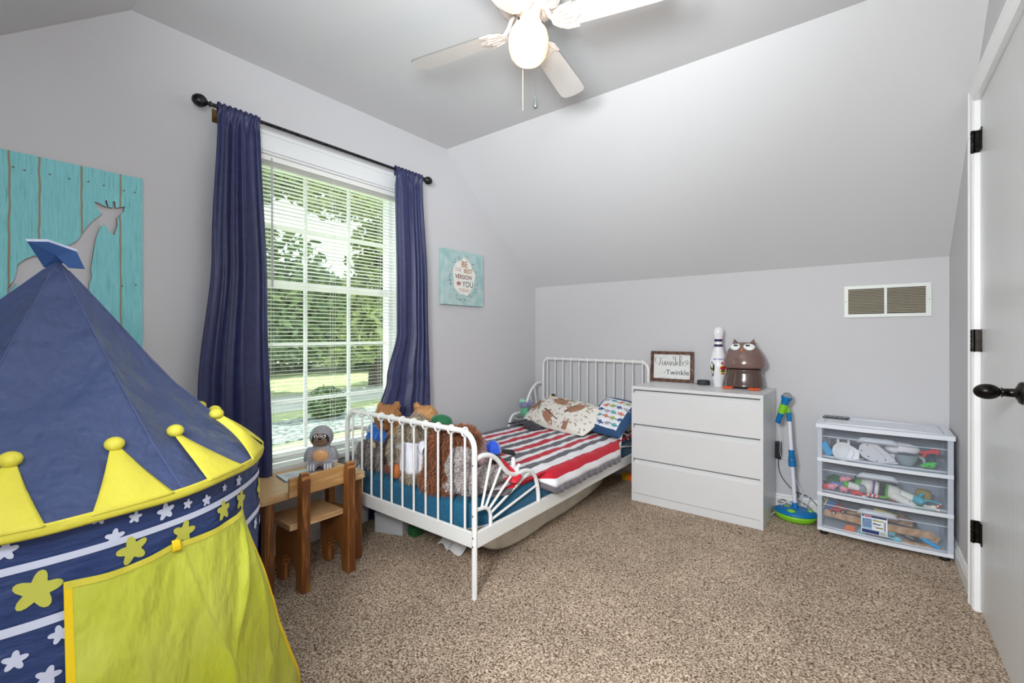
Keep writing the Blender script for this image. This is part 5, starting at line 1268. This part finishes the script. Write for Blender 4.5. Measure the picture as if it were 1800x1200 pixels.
b = MB(); b.tube(smooth_path([(-.45, 3.30, .006), (-.42, 3.31, .05), (-.39, 3.33, .06), (-.41, 3.36, .075), (-.44, 3.35, .06), (-.42, 3.30, .07), (-.36, 3.31, .084), (-.33, 3.34, .12), (-.345, 3.37, .13), (-.36, 3.35, .10), (-.31, 3.37, .075), (-.26, 3.38, .04)], 8), .0022, 6)
single('tangled_cord', b, BLACK, 'tangled black cord behind the microphone stand base', 'cord')

# ------------------------------------------------------------------ three drawer plastic chest
ux0, ux1, uyf, uyb = -.214, .345, 3.098, 3.405
chest = thing('plastic_drawer_chest', 'white plastic chest of three clear drawers full of toys in the corner', 'drawer chest', ((ux0+ux1)/2, 3.25, 0))
pw = M('plastic white', (232, 236, 244), .35, coat=.2); clear = M_glass('frosted clear plastic', (.96, .98, 1), .04, .12, (228, 234, 244), .12)
clear2 = M_glass('frosted plastic thick', (.96, .98, 1), .05, .5, (232, 238, 248), .15)
bow = lambda x: -.018*(1-((x-(ux0+ux1)/2)/((ux1-ux0)/2))**2)
def slab(mb, z0, z1, xf0, xf1, yb, inset=0, n=16, over=0):
    """bow-fronted slab"""
    fr_ = [(xf0+(xf1-xf0)*k/n, uyf+bow(xf0+(xf1-xf0)*k/n)-over+inset) for k in range(n+1)]
    mb.prism(fr_+[(xf1, yb), (xf0, yb)], lambda a, c, d: (a, c, z0+d), z1-z0)
b = MB(); slab(b, .604, .626, ux0-.006, ux1+.006, uyb, over=.008); obj('top', b, pw, chest, bevel=.004, recalc=True)
b = MB(); x0, x1 = ux0+.03, ux1-.03
b.tube([(x0, uyf+.035, .6275), (x0+.0, uyb-.03, .6275), (x1, uyb-.03, .6275), (x1, uyf+.035, .6275)], .0028, 6, closed=True); obj('top_rim', b, pw, chest)
b = MB()
slab(b, .026, .044, ux0, ux1, uyb, over=.0)
for z in (.222, .415): slab(b, z, z+.019, ux0, ux1, uyb, over=.004)
obj('shelf_frame', b, pw, chest, bevel=.002, recalc=True)
b = MB()
for x in (ux0, ux1-.004): b.bx(x, x+.004, uyf+.006, uyb, .04, .604)
for x in (ux0, ux1-.022): b.bx(x, x+.022, uyf+.002, uyf+.006, .04, .604)
b.bx(ux0, ux1, uyb-.004, uyb, .04, .604)
obj('side_wall', b, clear2, chest)
DR = []
for zi, (z0, z1) in enumerate(((.042, .220), (.243, .413), (.436, .602))):
    b = MB(); xa, xb = ux0+.024, ux1-.024
    n = 16
    b.grid(lambda u, v: (xa+(xb-xa)*u, uyf+.004+bow(xa+(xb-xa)*u), z0+.002+(z1-z0-.006)*v), n, 1)
    b.bx(xa, xa+.002, uyf+.01, uyb-.012, z0+.002, z1-.045); b.bx(xb-.002, xb, uyf+.01, uyb-.012, z0+.002, z1-.045)
    b.bx(xa, xb, uyb-.014, uyb-.012, z0+.002, z1-.045); 
    slab(b, z0+.001, z0+.003, xa, xb, uyb-.012, inset=.005)
    dd = obj('drawer', b, clear, chest, solid=0); DR.append(dd)
    b = MB(); b.grid(lambda u, v: (xa+(xb-xa)*u, uyf+.0015+bow(xa+(xb-xa)*u)+.003*v, z1-.046+.004*v), n, 1)
    b.grid(lambda u, v: (xa+(xb-xa)*u, uyf+.0025+bow(xa+(xb-xa)*u)+.0015, z0+.004+.010*v), n, 1)
    obj('drawer_lip', b, clear2, dd, solid=.002)
    b = MB(); hx0, hx1 = -.035, .135
    def hf(u, v):
        x = hx0+(hx1-hx0)*u; e = min(1, 6*u*(1-u))**.4
        return (x, uyf+bow(x)-.018*math.sin(v*PI/2)*e, z1-.052+.030*e*v if v < 1 else z1-.052+.030*e)
    b.grid(lambda u, v: (hx0+(hx1-hx0)*u, uyf+bow(hx0+(hx1-hx0)*u)+.003-.020*math.sin(v*PI)*min(1, 8*u*(1-u))**.5, z1-.056+.032*v*min(1, 8*u*(1-u))**.4), 24, 8)
    obj('drawer_handle', b, clear2, dd, solid=.002)
for x in (ux0+.03, ux1-.03):
    for y in (uyf+.03, uyb-.04):
        b = MB(); b.lathe([(0, 0), (.016, 0), (.020, .004), (.020, .018), (.012, .0265), (0, .0265)], (x, y, 0), 20); obj('foot', b, BLACK, chest)
# shipping label on the lowest drawer
b = MB()
def lf_(x, z, o=0): return (x, uyf+bow(x)+.0015-.0012-o, z)
def quad(x0, x1, z0, z1, mat, o=.0005, n=4): b.grid(lambda u, v: lf_(x0+(x1-x0)*u, z0+(z1-z0)*v, o), n, 1, mat=mat, sm=False)
lx0, lx1, lz0, lz1 = -.0165, .093, .068, .170
quad(lx0, lx1, lz0, lz1, 0); quad(lx0+.003, lx1-.003, lz0+.003, lz0+.022, 1, .0009); quad(lx1-.034, lx1-.004, lz0+.004, lz0+.021, 0, .0013)
quad(lx0+.003, lx1-.003, lz1-.014, lz1-.003, 1, .0009); quad(lx0+.012, lx0+.042, lz1-.016, lz1-.006, 0, .0013); quad(lx0+.014, lx0+.040, lz1-.0145, lz1-.0075, 2, .0016)
quad(lx0+.003, lx0+.046, lz0+.024, lz1-.020, 3, .0009)
for k in range(5): quad(lx0+.016 if k < 2 else lx0+.006, lx0+.043, lz1-.030-.009*k, lz1-.026-.009*k, 1, .0013)
txt('3', .022, b, lambda x, y: lf_(lx0+.010+x, lz1-.040+y, .0014), 1, bold=.0006)
for z, c, xe in ((lz1-.030, 4, 0), (lz1-.048, 5, -.010), (lz1-.066, 6, 0)):
    quad(lx0+.050+(0.012 if c == 6 else 0), lx1-.018+xe, z, z+.006, c, .0009); quad(lx0+.050, lx0+.062, z+.006, z+.008, 5, .0009)
quad(lx1-.012, lx1-.008, lz0+.026, lz1-.026, 5, .0009); quad(lx1-.016, lx1-.015, lz0+.026, lz1-.020, 5, .0009)
for k in range(9): quad(lx1-.030+k*.0026, lx1-.0288+k*.0026, lz0+.006, lz0+.018, 7, .0016, 1)
obj('product_label', b, [M('label white', (236, 240, 246), .5), M('label navy', (40, 60, 116), .5), M('label red', (226, 60, 90), .5), M('label sky', (160, 196, 226), .5), M('label mustard', (170, 160, 60), .5), M('label slate', (90, 100, 120), .5), M('label olive', (120, 130, 40), .5), BLACK], DR[0])
b = MB(); b.M = rotZ((-.137, 3.345, .6265), RAD(-4)); b.bx(-.062, .062, -.035, .035, 0, .008); b.bx(-.061, .061, -.034, .034, .008, .0084, 1)
for k in range(5): b.bx(-.058+.023*k, -.046+.023*k, -.03+.006*(k % 3), .0+.006*(k % 3), .0084, .0087, 2)
single('small_booklet', b, [BLACK, M('cover blue', (84, 120, 160), .5, col2=(50, 74, 110), nscale=30), M('cover gold', (196, 176, 110), .5)], 'small blue and gold booklet lying on top of the drawer chest', 'booklet')

# ---- toys inside the drawers.  T(px..) positions are inside the bins
Z3, Z2, Z1_ = .4405, .2475, .0465
def toy(name, label, fn, mats, group=None, cat='toy', **k):
    b = MB(); fn(b); return single(name, b, mats, label, cat, group, **k)
c_ = lambda n, col, r=.4, **k: M(n, col, r, **k)
# top drawer: toy kitchen things
def f(b): b.M = Matrix.Translation((-.150, 3.125, Z3+.002)) @ Matrix.Rotation(RAD(-28), 4, 'Y'); b.bx(-.018, .018, -.012, .03, .008, .085)
toy('toy_block', 'bright blue block leaning at the left of the top drawer', f, c_('block cyan', (0, 160, 220)), bevel=.005)
def f(b):
    b.M = Matrix.Translation((-.095, 3.128, Z3+.035)) @ Matrix.Rotation(RAD(72), 4, 'X') @ Matrix.Rotation(RAD(-15), 4, 'Z')
    b.lathe([(0, -.002), (.03, 0), (.042, .012), (.050, .02), (.050, .023), (.040, .017), (.026, .008), (0, .006)], seg=36); b.prism([(.02, -.04), (.075, -.012), (.066, .03), (.03, .044)], lambda x, y, d: (x, y, .004+d), .014)
toy('toy_scale', 'white toy appliance with an oval dial standing in the top drawer', f, c_('toy ivory', (228, 230, 232)))
def f(b):
    for x in (-.120, -.072): b.tube(arc((x, 3.15, Z3+.082), .017, 0, 2*PI, 20, 'yz')[:-1], .007, 8, closed=True)
toy('toy_ring', 'pair of shiny white rings at the top left of the top drawer', f, c_('ring white', (240, 240, 238), .15))
def f(b):
    pl = [(-.062, .055), (-.055, .085), (-.035, .108), (-.012, .118), (.012, .112), (.095, .035), (.100, .022), (.07, .004), (.03, -.002), (-.01, .006), (-.045, .025)]
    b.M = Matrix.Translation((.030, 3.112, Z3+.004)) @ Matrix.Rotation(RAD(14), 4, 'X')
    b.prism([(x*.95, z) for x, z in pl], lambda x, y, d: (x, d, y), .016)
    for x, z in ((-.02, .095), (-.045, .06), (-.015, .03), (.055, .022), (.02, .01)): b.lathe([(0, 0), (.0035, 0), (.0035, .0008), (0, .0008)], (x, -.0002, z), 10, mat=1, axis=(0, -1, 0))
    for k in range(7): b.tube([(.000+.007*k, -.0005, .092-.007*k), (.022+.006*k, -.0005, .070-.006*k)][::1], .0010, 4, mat=2)
toy('toy_iron', 'large white ribbed pointed toy panel in the middle of the top drawer', f, [c_('panel white', (226, 226, 232)), c_('screw dark', (70, 70, 76)), c_('groove grey', (190, 190, 198))], bevel=.003)
def f(b):
    b.M = Matrix.Translation((.155, 3.16, Z3+.086)) @ Matrix.Rotation(RAD(4), 4, 'Y')
    b.ell((0, 0, .006), (.072, .04, .026)); b.ell((-.038, -.012, -.008), (.036, .034, .022)); b.ell((.0, 0, -.004), (.068, .042, .02)); b.bx(.0, .05, -.044, -.040, -.014, -.011, 1)
toy('toy_mixer', 'rounded white toy mixer lying at the upper right of the top drawer', f, [c_('mixer white', (236, 234, 238), .25), c_('screw dark', (70, 70, 76))])
def f(b): b.lathe([(0, 0), (.028, 0), (.034, .003), (.020, .012), (.013, .03), (.018, .05), (0, .05)], (.112, 3.15, Z3+.004), 28)
toy('toy_stand', 'small white pedestal beside the grey mixing bowl', f, c_('mixer white', (236, 234, 238)))
def f(b):
    b.lathe([(0, 0), (.024, 0), (.027, .003), (.042, .03), (.049, .055), (.052, .058), (.046, .057), (.038, .032), (.02, .008), (0, .006)], (.172, 3.155, Z3+.002), 36)
    b.tube([(.222, 3.150, Z3+.054), (.238, 3.148, Z3+.046), (.242, 3.148, Z3+.026), (.236, 3.15, Z3+.012)], [.006, .008, .007, .005], 10)
toy('toy_bowl', 'grey-green toy mixing bowl with a handle in the top drawer', f, c_('bowl sage', (150, 168, 172)))
def f(b): b.tube([(.215, 3.19, Z3+.072), (.25, 3.18, Z3+.075), (.285, 3.17, Z3+.092)], [.008, .010, .014], 10); b.tube([(.25, 3.18, Z3+.075), (.245, 3.18, Z3+.058), (.235, 3.18, Z3+.05)], .007, 8); b.ell((.29, 3.17, Z3+.088), (.014, .012, .016))
toy('toy_clamp', 'red plastic toy piece at the right of the top drawer', f, c_('plastic red', (226, 50, 56)))
def f(b): b.ell((.262, 3.135, Z3+.022), (.022, .018, .016)); b.ell((.240, 3.14, Z3+.014), (.014, .012, .010)); b.ell((.275, 3.13, Z3+.034), (.012, .01, .008)); b.ell((.258, 3.116, Z3+.022), (.004, .003, .004), mat=1)
toy('toy_creature', 'bright green rubbery toy at the lower right of the top drawer', f, [c_('plastic green', (60, 206, 76)), BLACK])
def f(b):
    for k, (x, c) in enumerate(((-.08, 0), (-.045, 1))): b.M = rotZ((x, 3.15, Z3+.003+.003*k), .1-.25*k); b.lathe([(0, 0), (.045, 0), (.05, .003), (0, .003)], seg=30, mat=c); b.M = Matrix()
toy('toy_plate', 'pale green and white toy plates at the bottom of the top drawer', f, [c_('plate mint', (150, 214, 184)), c_('plate white', (226, 226, 226))])
def f(b): b.M = rotZ((.06, 3.19, Z3+.002), .3); b.bx(-.03, .04, -.02, .02, 0, .012)
toy('toy_block', 'violet-blue flat toy behind the white panel in the top drawer', f, c_('block violet', (110, 96, 176)), bevel=.004)
def f(b): b.bx(.17, .30, 3.33, 3.36, Z3+.002, Z3+.075)
toy('toy_box', 'dark blue toy box at the back right of the top drawer', f, c_('box petrol', (60, 100, 120)), bevel=.006)
def f(b): b.bx(-.165, .02, 3.33, 3.37, Z3+.002, Z3+.06)
toy('toy_box', 'dark grey toy case at the back left of the top drawer', f, c_('case grey', (90, 96, 106)), bevel=.008)
# middle drawer
def f(b):
    b.M = Matrix.Translation((.012, 3.15, Z2+.050)) @ Matrix.Rotation(RAD(6), 4, 'Y')
    b.lathe([(0, -.058), (.024, -.055), (.036, -.03)], (0, 0, 0), 28, 1, (1, 0, 0)); b.lathe([(.036, -.03), (.043, .0), (.043, .018)], (0, 0, 0), 28, 0, (1, 0, 0)); b.lathe([(.043, .018), (.0435, .028)], (0, 0, 0), 28, 2, (1, 0, 0)); b.lathe([(.0435, .028), (.038, .045)], (0, 0, 0), 28, 0, (1, 0, 0))
    b.lathe([(.038, .045), (.032, .048), (.032, .072)], (0, 0, 0), 28, 3, (1, 0, 0)); b.lathe([(.032, .072), (.040, .074), (.040, .083)], (0, 0, 0), 28, 1, (1, 0, 0)); b.lathe([(.040, .083), (.038, .12), (.03, .135), (0, .136)], (0, 0, 0), 28, 0, (1, 0, 0))
    b.ell((-.028, -.036, -.008), (.026, .022, .024), mat=4); b.tube([(-.035, -.04, -.008), (-.085, -.042, -.004)], [.017, .020], 16, mat=0); b.ell((-.092, -.042, -.004), (.018, .018, .018), mat=1)
    b.tube([(.10, -.03, -.004), (.168, -.034, -.022)], [.022, .019], 16, mat=0); b.tube([(.115, 0, .012), (.20, -.012, -.002)], [.022, .018], 16, mat=0); b.tube([(.198, -.012, -.002), (.226, -.014, -.006)], [.021, .023], 16, mat=1)
    b.tube([(.168, -.030, -.022), (.205, -.034, -.048)], [.018, .022], 16, mat=0); b.tube([(.196, -.034, -.040), (.232, -.034, -.046)], [.020, .018], 16, mat=1)
toy('toy_rocket', 'big white toy with green ends and a violet stripe lying across the middle drawer', f, [c_('rocket white', (232, 230, 224), .25), c_('rocket green', (86, 178, 60)), c_('rocket violet', (126, 70, 156)), c_('rocket black', (34, 34, 48)), c_('rocket grey', (140, 148, 156))])
pk_ = c_('pig pink', (236, 150, 172)); rdm = c_('figure red', (216, 40, 56)); blm = c_('figure blue', (80, 140, 200))
def pig(x, z, y=3.12, s=1.0):
    def g(b):
        b.ell((x, y, z+.014*s), (.017*s, .012*s, .013*s)); b.ell((x+.014*s, y-.004, z+.022*s), (.010*s, .009*s, .009*s)); b.ell((x+.024*s, y-.006, z+.022*s), (.004*s, .004*s, .004*s))
        for dx in (-.010, .008): b.tube([(x+dx*s, y-.006, z+.006*s), (x+dx*s, y-.006, z)], .003*s, 6); b.tube([(x+dx*s, y+.006, z+.006*s), (x+dx*s, y+.006, z)], .003*s, 6)
    return g
toy('toy_pig', 'pink toy pig on top of the pile at the left of the middle drawer', pig(-.092, Z2+.058, 3.13, 1.25), pk_)
toy('toy_pig', 'pink toy pig in the front row of the middle drawer, nearer the drawer corner', pig(-.150, Z2+.012, 3.12, 1.2), pk_)
toy('toy_pig', 'pink toy pig in the front row of the middle drawer, nearer the white toy', pig(-.092, Z2+.010, 3.115, 1.3), pk_)
def f(b): b.ell((-.178, 3.125, Z2+.022), (.014, .012, .018)); b.ell((-.180, 3.12, Z2+.045), (.008, .008, .008), mat=1); b.tube([(-.178, 3.12, Z2+.03), (-.16, 3.115, Z2+.036)], .004, 6)
toy('toy_figure', 'small red toy figure in the left front corner of the middle drawer', f, [rdm, BLACK])
def f(b): b.ell((-.122, 3.15, Z2+.034), (.026, .018, .016)); b.ell((-.10, 3.145, Z2+.045), (.012, .01, .01)); b.ell((-.145, 3.15, Z2+.04), (.010, .01, .01))
toy('toy_figure', 'sky blue rounded toy figure behind the pink pigs', f, blm)
def f(b): b.tube([(-.055, 3.10, Z2+.010), (-.03, 3.10, Z2+.026), (-.005, 3.10, Z2+.008)], [.009, .011, .008], 10); b.tube([(-.04, 3.10, Z2+.018), (-.065, 3.098, Z2+.03)], .006, 8); b.ell((-.004, 3.097, Z2+.008), (.012, .010, .008), mat=1)
toy('toy_figure', 'red toy horse shape with a white tip at the front of the middle drawer', f, [rdm, WHITE])
def f(b):
    for k in range(7): b.tube([(.000+.009*k, 3.098, Z2+.022), (.007+.009*k, 3.098, Z2+.020)], .009, 10, mat=k % 2)
    b.tube([(.063, 3.098, Z2+.020), (.10, 3.098, Z2+.026)], [.007, .004], 8, mat=2)
toy('toy_snake', 'red and white striped toy stick with a green tail in the middle drawer', f, [rdm, WHITE, c_('rocket green', (86, 178, 60))])
def f(b): b.ell((.125, 3.13, Z2+.012), (.042, .026, .011)); b.ell((.16, 3.125, Z2+.02), (.016, .012, .014), mat=1)
toy('toy_dinosaur', 'rust brown toy animal lying flat in the middle drawer', f, [c_('rust', (146, 92, 66), .7), c_('teal tip', (70, 160, 184))])
def f(b): b.tube([(.20, 3.13, Z2+.035), (.225, 3.12, Z2+.030), (.235, 3.11, Z2+.02)], [.018, .022, .016], 12); b.tube(smooth_path([(.235, 3.12, Z2+.035), (.265, 3.11, Z2+.040), (.30, 3.115, Z2+.032)], 4), .008, 8, flat=.6); b.tube([(.215, 3.13, Z2+.04), (.235, 3.15, Z2+.062)], .008, 8)
toy('toy_shark', 'turquoise toy fish at the right of the middle drawer', f, c_('turquoise toy', (60, 170, 196)))
def f(b): b.tube([(.235, 3.10, Z2+.014), (.262, 3.10, Z2+.012)], .006, 8); b.ell((.272, 3.10, Z2+.014), (.013, .01, .010)); b.ell((.288, 3.10, Z2+.004), (.011, .008, .006)); b.tube([(.285, 3.10, Z2+.02), (.298, 3.10, Z2+.034)], .005, 8); b.ell((.262, 3.10, Z2+.003), (.008, .006, .005)); b.ell((.294, 3.098, Z2+.028), (.006, .005, .006), mat=1)
toy('toy_dog', 'small white jointed toy dog in the right corner of the middle drawer', f, [c_('bone white', (226, 218, 204)), rdm])
def f(b): b.lathe([(0, 0), (.03, 0), (.034, .02), (.03, .05), (0, .055)], (.245, 3.25, Z2+.002), 24)
toy('toy_cup', 'mustard yellow toy cup at the back right of the middle drawer', f, c_('mustard', (190, 160, 60)))
def f(b): b.grid(lambda u, v: (-.175+.13*u, 3.20+.12*v, Z2+.028+.035*math.sin(PI*u)*math.sin(PI*v)+.01*math.sin(9*u)), 16, 12)
toy('toy_mat', 'dark green cloth play mat folded at the back of the middle drawer', f, c_('green cloth', (40, 110, 60), .8), solid=.004)
def f(b): b.ell((.02, 3.30, Z2+.05), (.07, .04, .045)); b.ell((.10, 3.31, Z2+.04), (.04, .03, .035))
toy('plush_toy', 'dark olive soft toy at the back of the middle drawer', f, c_('olive plush', (70, 84, 60), .9))
# bottom drawer: wooden tracks and vehicles
trk = woodm('track beech', (214, 176, 140), (190, 150, 112), (2, 8, 8), 3, .55)
def track(x0, x1, y0, y1, z0, z1, curve=0, tw_=0):
    def g(b):
        n = 24
        def P(u): return Vector((x0+(x1-x0)*u, y0+(y1-y0)*u+curve*math.sin(PI*u), z0+(z1-z0)*u))
        vs = []; prof = [(-.020, 0), (-.020, .011), (-.014, .011), (-.014, .008), (-.009, .008), (-.009, .011), (.009, .011), (.009, .008), (.014, .008), (.014, .011), (.020, .011), (.020, 0)]
        for i in range(n+1):
            p = P(i/n); t = (P(min(1, i/n+.02))-P(max(0, i/n-.02))).normalized(); s_ = Vector((-t.y, t.x, 0)).normalized(); up = t.cross(s_)*-1
            if up.z < 0: up = -up
            R = Matrix.Rotation(tw_, 3, t); s2 = R @ s_; u2 = R @ up
            vs += [p+s2*a+u2*h for a, h in prof]
        k = len(prof); b.add(vs, [(i*k+j, i*k+(j+1) % k, (i+1)*k+(j+1) % k, (i+1)*k+j) for i in range(n) for j in range(k)]+[tuple(range(k)), tuple(n*k+j for j in range(k))])
    return g
toy('train_track', 'long curved wooden train track leaning across the front of the bottom drawer', track(-.182, .278, 3.125, 3.125, Z1_+.072, Z1_+.058, -.022, .5), trk)
toy('train_track', 'wooden train track piece lying behind the red toy car', track(-.09, .20, 3.19, 3.22, Z1_+.080, Z1_+.066, .02, .2), trk)
toy('train_track', 'wooden train track flat on the drawer bottom at the right front', track(.12, .30, 3.118, 3.135, Z1_+.002, Z1_+.002, -.006, 0), trk)
toy('train_track', 'short wooden track end sticking up in the right corner of the bottom drawer', track(.235, .292, 3.15, 3.14, Z1_+.052, Z1_+.030, 0, .9), trk)
def wheel(b, x, y, z, r, mat=1, hub=2):
    b.lathe([(0, -.005), (r, -.005), (r, .005), (0, .005)], (x, y, z), 20, mat, (0, 1, 0)); b.lathe([(0, 0), (r*.45, 0), (r*.35, .0015), (0, .0015)], (x, y-.005, z), 14, hub, (0, -1, 0))
def f(b):
    b.M = Matrix.Translation((-.118, 3.135, Z1_+.092)) @ Matrix.Rotation(RAD(-18), 4, 'Y')
    pl = [(-.036, 0), (-.036, .018), (-.02, .020), (-.008, .034), (.018, .034), (.030, .018), (.038, .012), (.038, 0)]
    b.prism(pl, lambda x, y, d: (x, -.014+d, y), .030, 0); wheel(b, -.022, -.016, .0, .011); wheel(b, .022, -.016, .0, .011); b.bx(-.006, .014, -.0145, -.0143, .02, .03, 1)
toy('toy_car', 'red toy car with black wheels at the left of the bottom drawer', f, [c_('car red', (190, 44, 54), .3), BLACK, c_('hub', (214, 210, 200))])
def f(b):
    b.M = Matrix.Translation((-.168, 3.175, Z1_+.088)) @ Matrix.Rotation(RAD(22), 4, 'Y')
    b.bx(-.02, .022, -.03, .03, 0, .052); b.bx(-.026, -.020, -.03, .03, .0, .056, 3)
    for k in range(7): b.bx(-.018+.0055*k, -.0155+.0055*k, -.032, -.030, .004, .048, 4)
    for z in (.005, .045): wheel(b, -.034, -.022, z, .010)
toy('toy_truck', 'blue ribbed toy truck tipped on its side in the left of the bottom drawer', f, [c_('truck blue', (40, 120, 184)), BLACK, c_('hub', (214, 210, 200)), c_('truck yellow', (216, 190, 60)), c_('truck rib', (26, 88, 150))])
def f(b): b.M = rotZ((-.06, 3.115, Z1_+.002), .1); b.prism([(-.03, 0), (.02, 0), (.012, .03), (-.022, .028)], lambda x, y, d: (x, d, y), .02)
toy('toy_block', 'orange toy block in front of the tracks in the bottom drawer', f, c_('block orange', (238, 120, 60)), bevel=.003)
def f(b): b.prism([(-.04, Z1_+.003), (.0, Z1_+.003), (-.018, Z1_+.034)], lambda x, y, d: (x, 3.105+d, y), .008); b.prism([(-.0, Z1_+.004), (-.016, Z1_+.034), (.012, Z1_+.034)], lambda x, y, d: (x, 3.108+d, y), .008)
toy('magnetic_tile', 'pale aqua triangular tiles standing beside the paper label', f, c_('tile aqua', (130, 188, 196), .2), bevel=.001)
def f(b):
    b.tube([(.085, 3.105, Z1_+.020), (.125, 3.10, Z1_+.012)], [.012, .010], 12, flat=.5); b.ell((.133, 3.098, Z1_+.014), (.020, .009, .016)); b.bx(.088, .125, 3.115, 3.135, Z1_+.024, Z1_+.045)
toy('toy_spoon', 'light turquoise toy spoon and block beside the paper label', f, c_('spoon turquoise', (116, 190, 206)))
def f(b):
    b.M = Matrix.Translation((.118, 3.14, Z1_+.052)); b.bx(-.03, .026, -.015, .02, 0, .016); wheel(b, .0, -.018, .002, .012); wheel(b, -.026, -.018, .002, .012)
toy('toy_wagon', 'grey and red toy wagon with a black wheel right of the label', f, [c_('wagon brick', (176, 90, 80)), BLACK, c_('hub', (214, 210, 200))])
def f(b):
    b.M = Matrix.Translation((.185, 3.135, Z1_+.030)) @ Matrix.Rotation(RAD(20), 4, 'Y')
    b.prism([(-.05, -.008), (-.048, .012), (-.02, .018), (.02, .016), (.048, .006), (.05, -.010), (.0, -.014)], lambda x, y, d: (x, d-.01, y), .03)
    for k in range(3): b.bx(-.02, .012, -.0112, -.0102, .006-.004*k, .0072-.004*k, 1)
toy('toy_racer', 'black toy race car with white markings in the bottom drawer', f, [c_('racer black', (30, 32, 34), .3), WHITE], bevel=.002)
def f(b): b.tube([(.222, 3.11, Z1_+.050), (.25, 3.108, Z1_+.034), (.294, 3.108, Z1_+.012)], [.010, .0115, .0115], 16)
toy('toy_tube', 'bright blue plastic tube at the right of the bottom drawer', f, c_('block cyan', (0, 160, 220)))
def f(b): b.grid(lambda u, v: (.02+.20*u, 3.26+.08*v, Z1_+.05+.06*math.sin(PI*u)*math.sin(PI*v)), 14, 8)
toy('toy_cloth', 'dark green and brown cloth toy at the back of the bottom drawer', f, M('camouflage', (70, 96, 70), .8, col2=(150, 110, 80), nscale=22, contrast=(.48, .56)), solid=.004)
def f(b): b.tube(smooth_path([(.04, 3.20, Z1_+.118), (.09, 3.20, Z1_+.112), (.135, 3.20, Z1_+.104)], 4), .009, 10)
toy('toy_banana', 'yellow toy stick high at the back of the bottom drawer', f, c_('banana', (206, 190, 60)))
def f(b): b.bx(-.13, -.02, 3.28, 3.34, Z1_+.002, Z1_+.11)
toy('toy_box', 'dark toy box at the back left of the bottom drawer', f, c_('box dusk', (74, 80, 96)), bevel=.006)
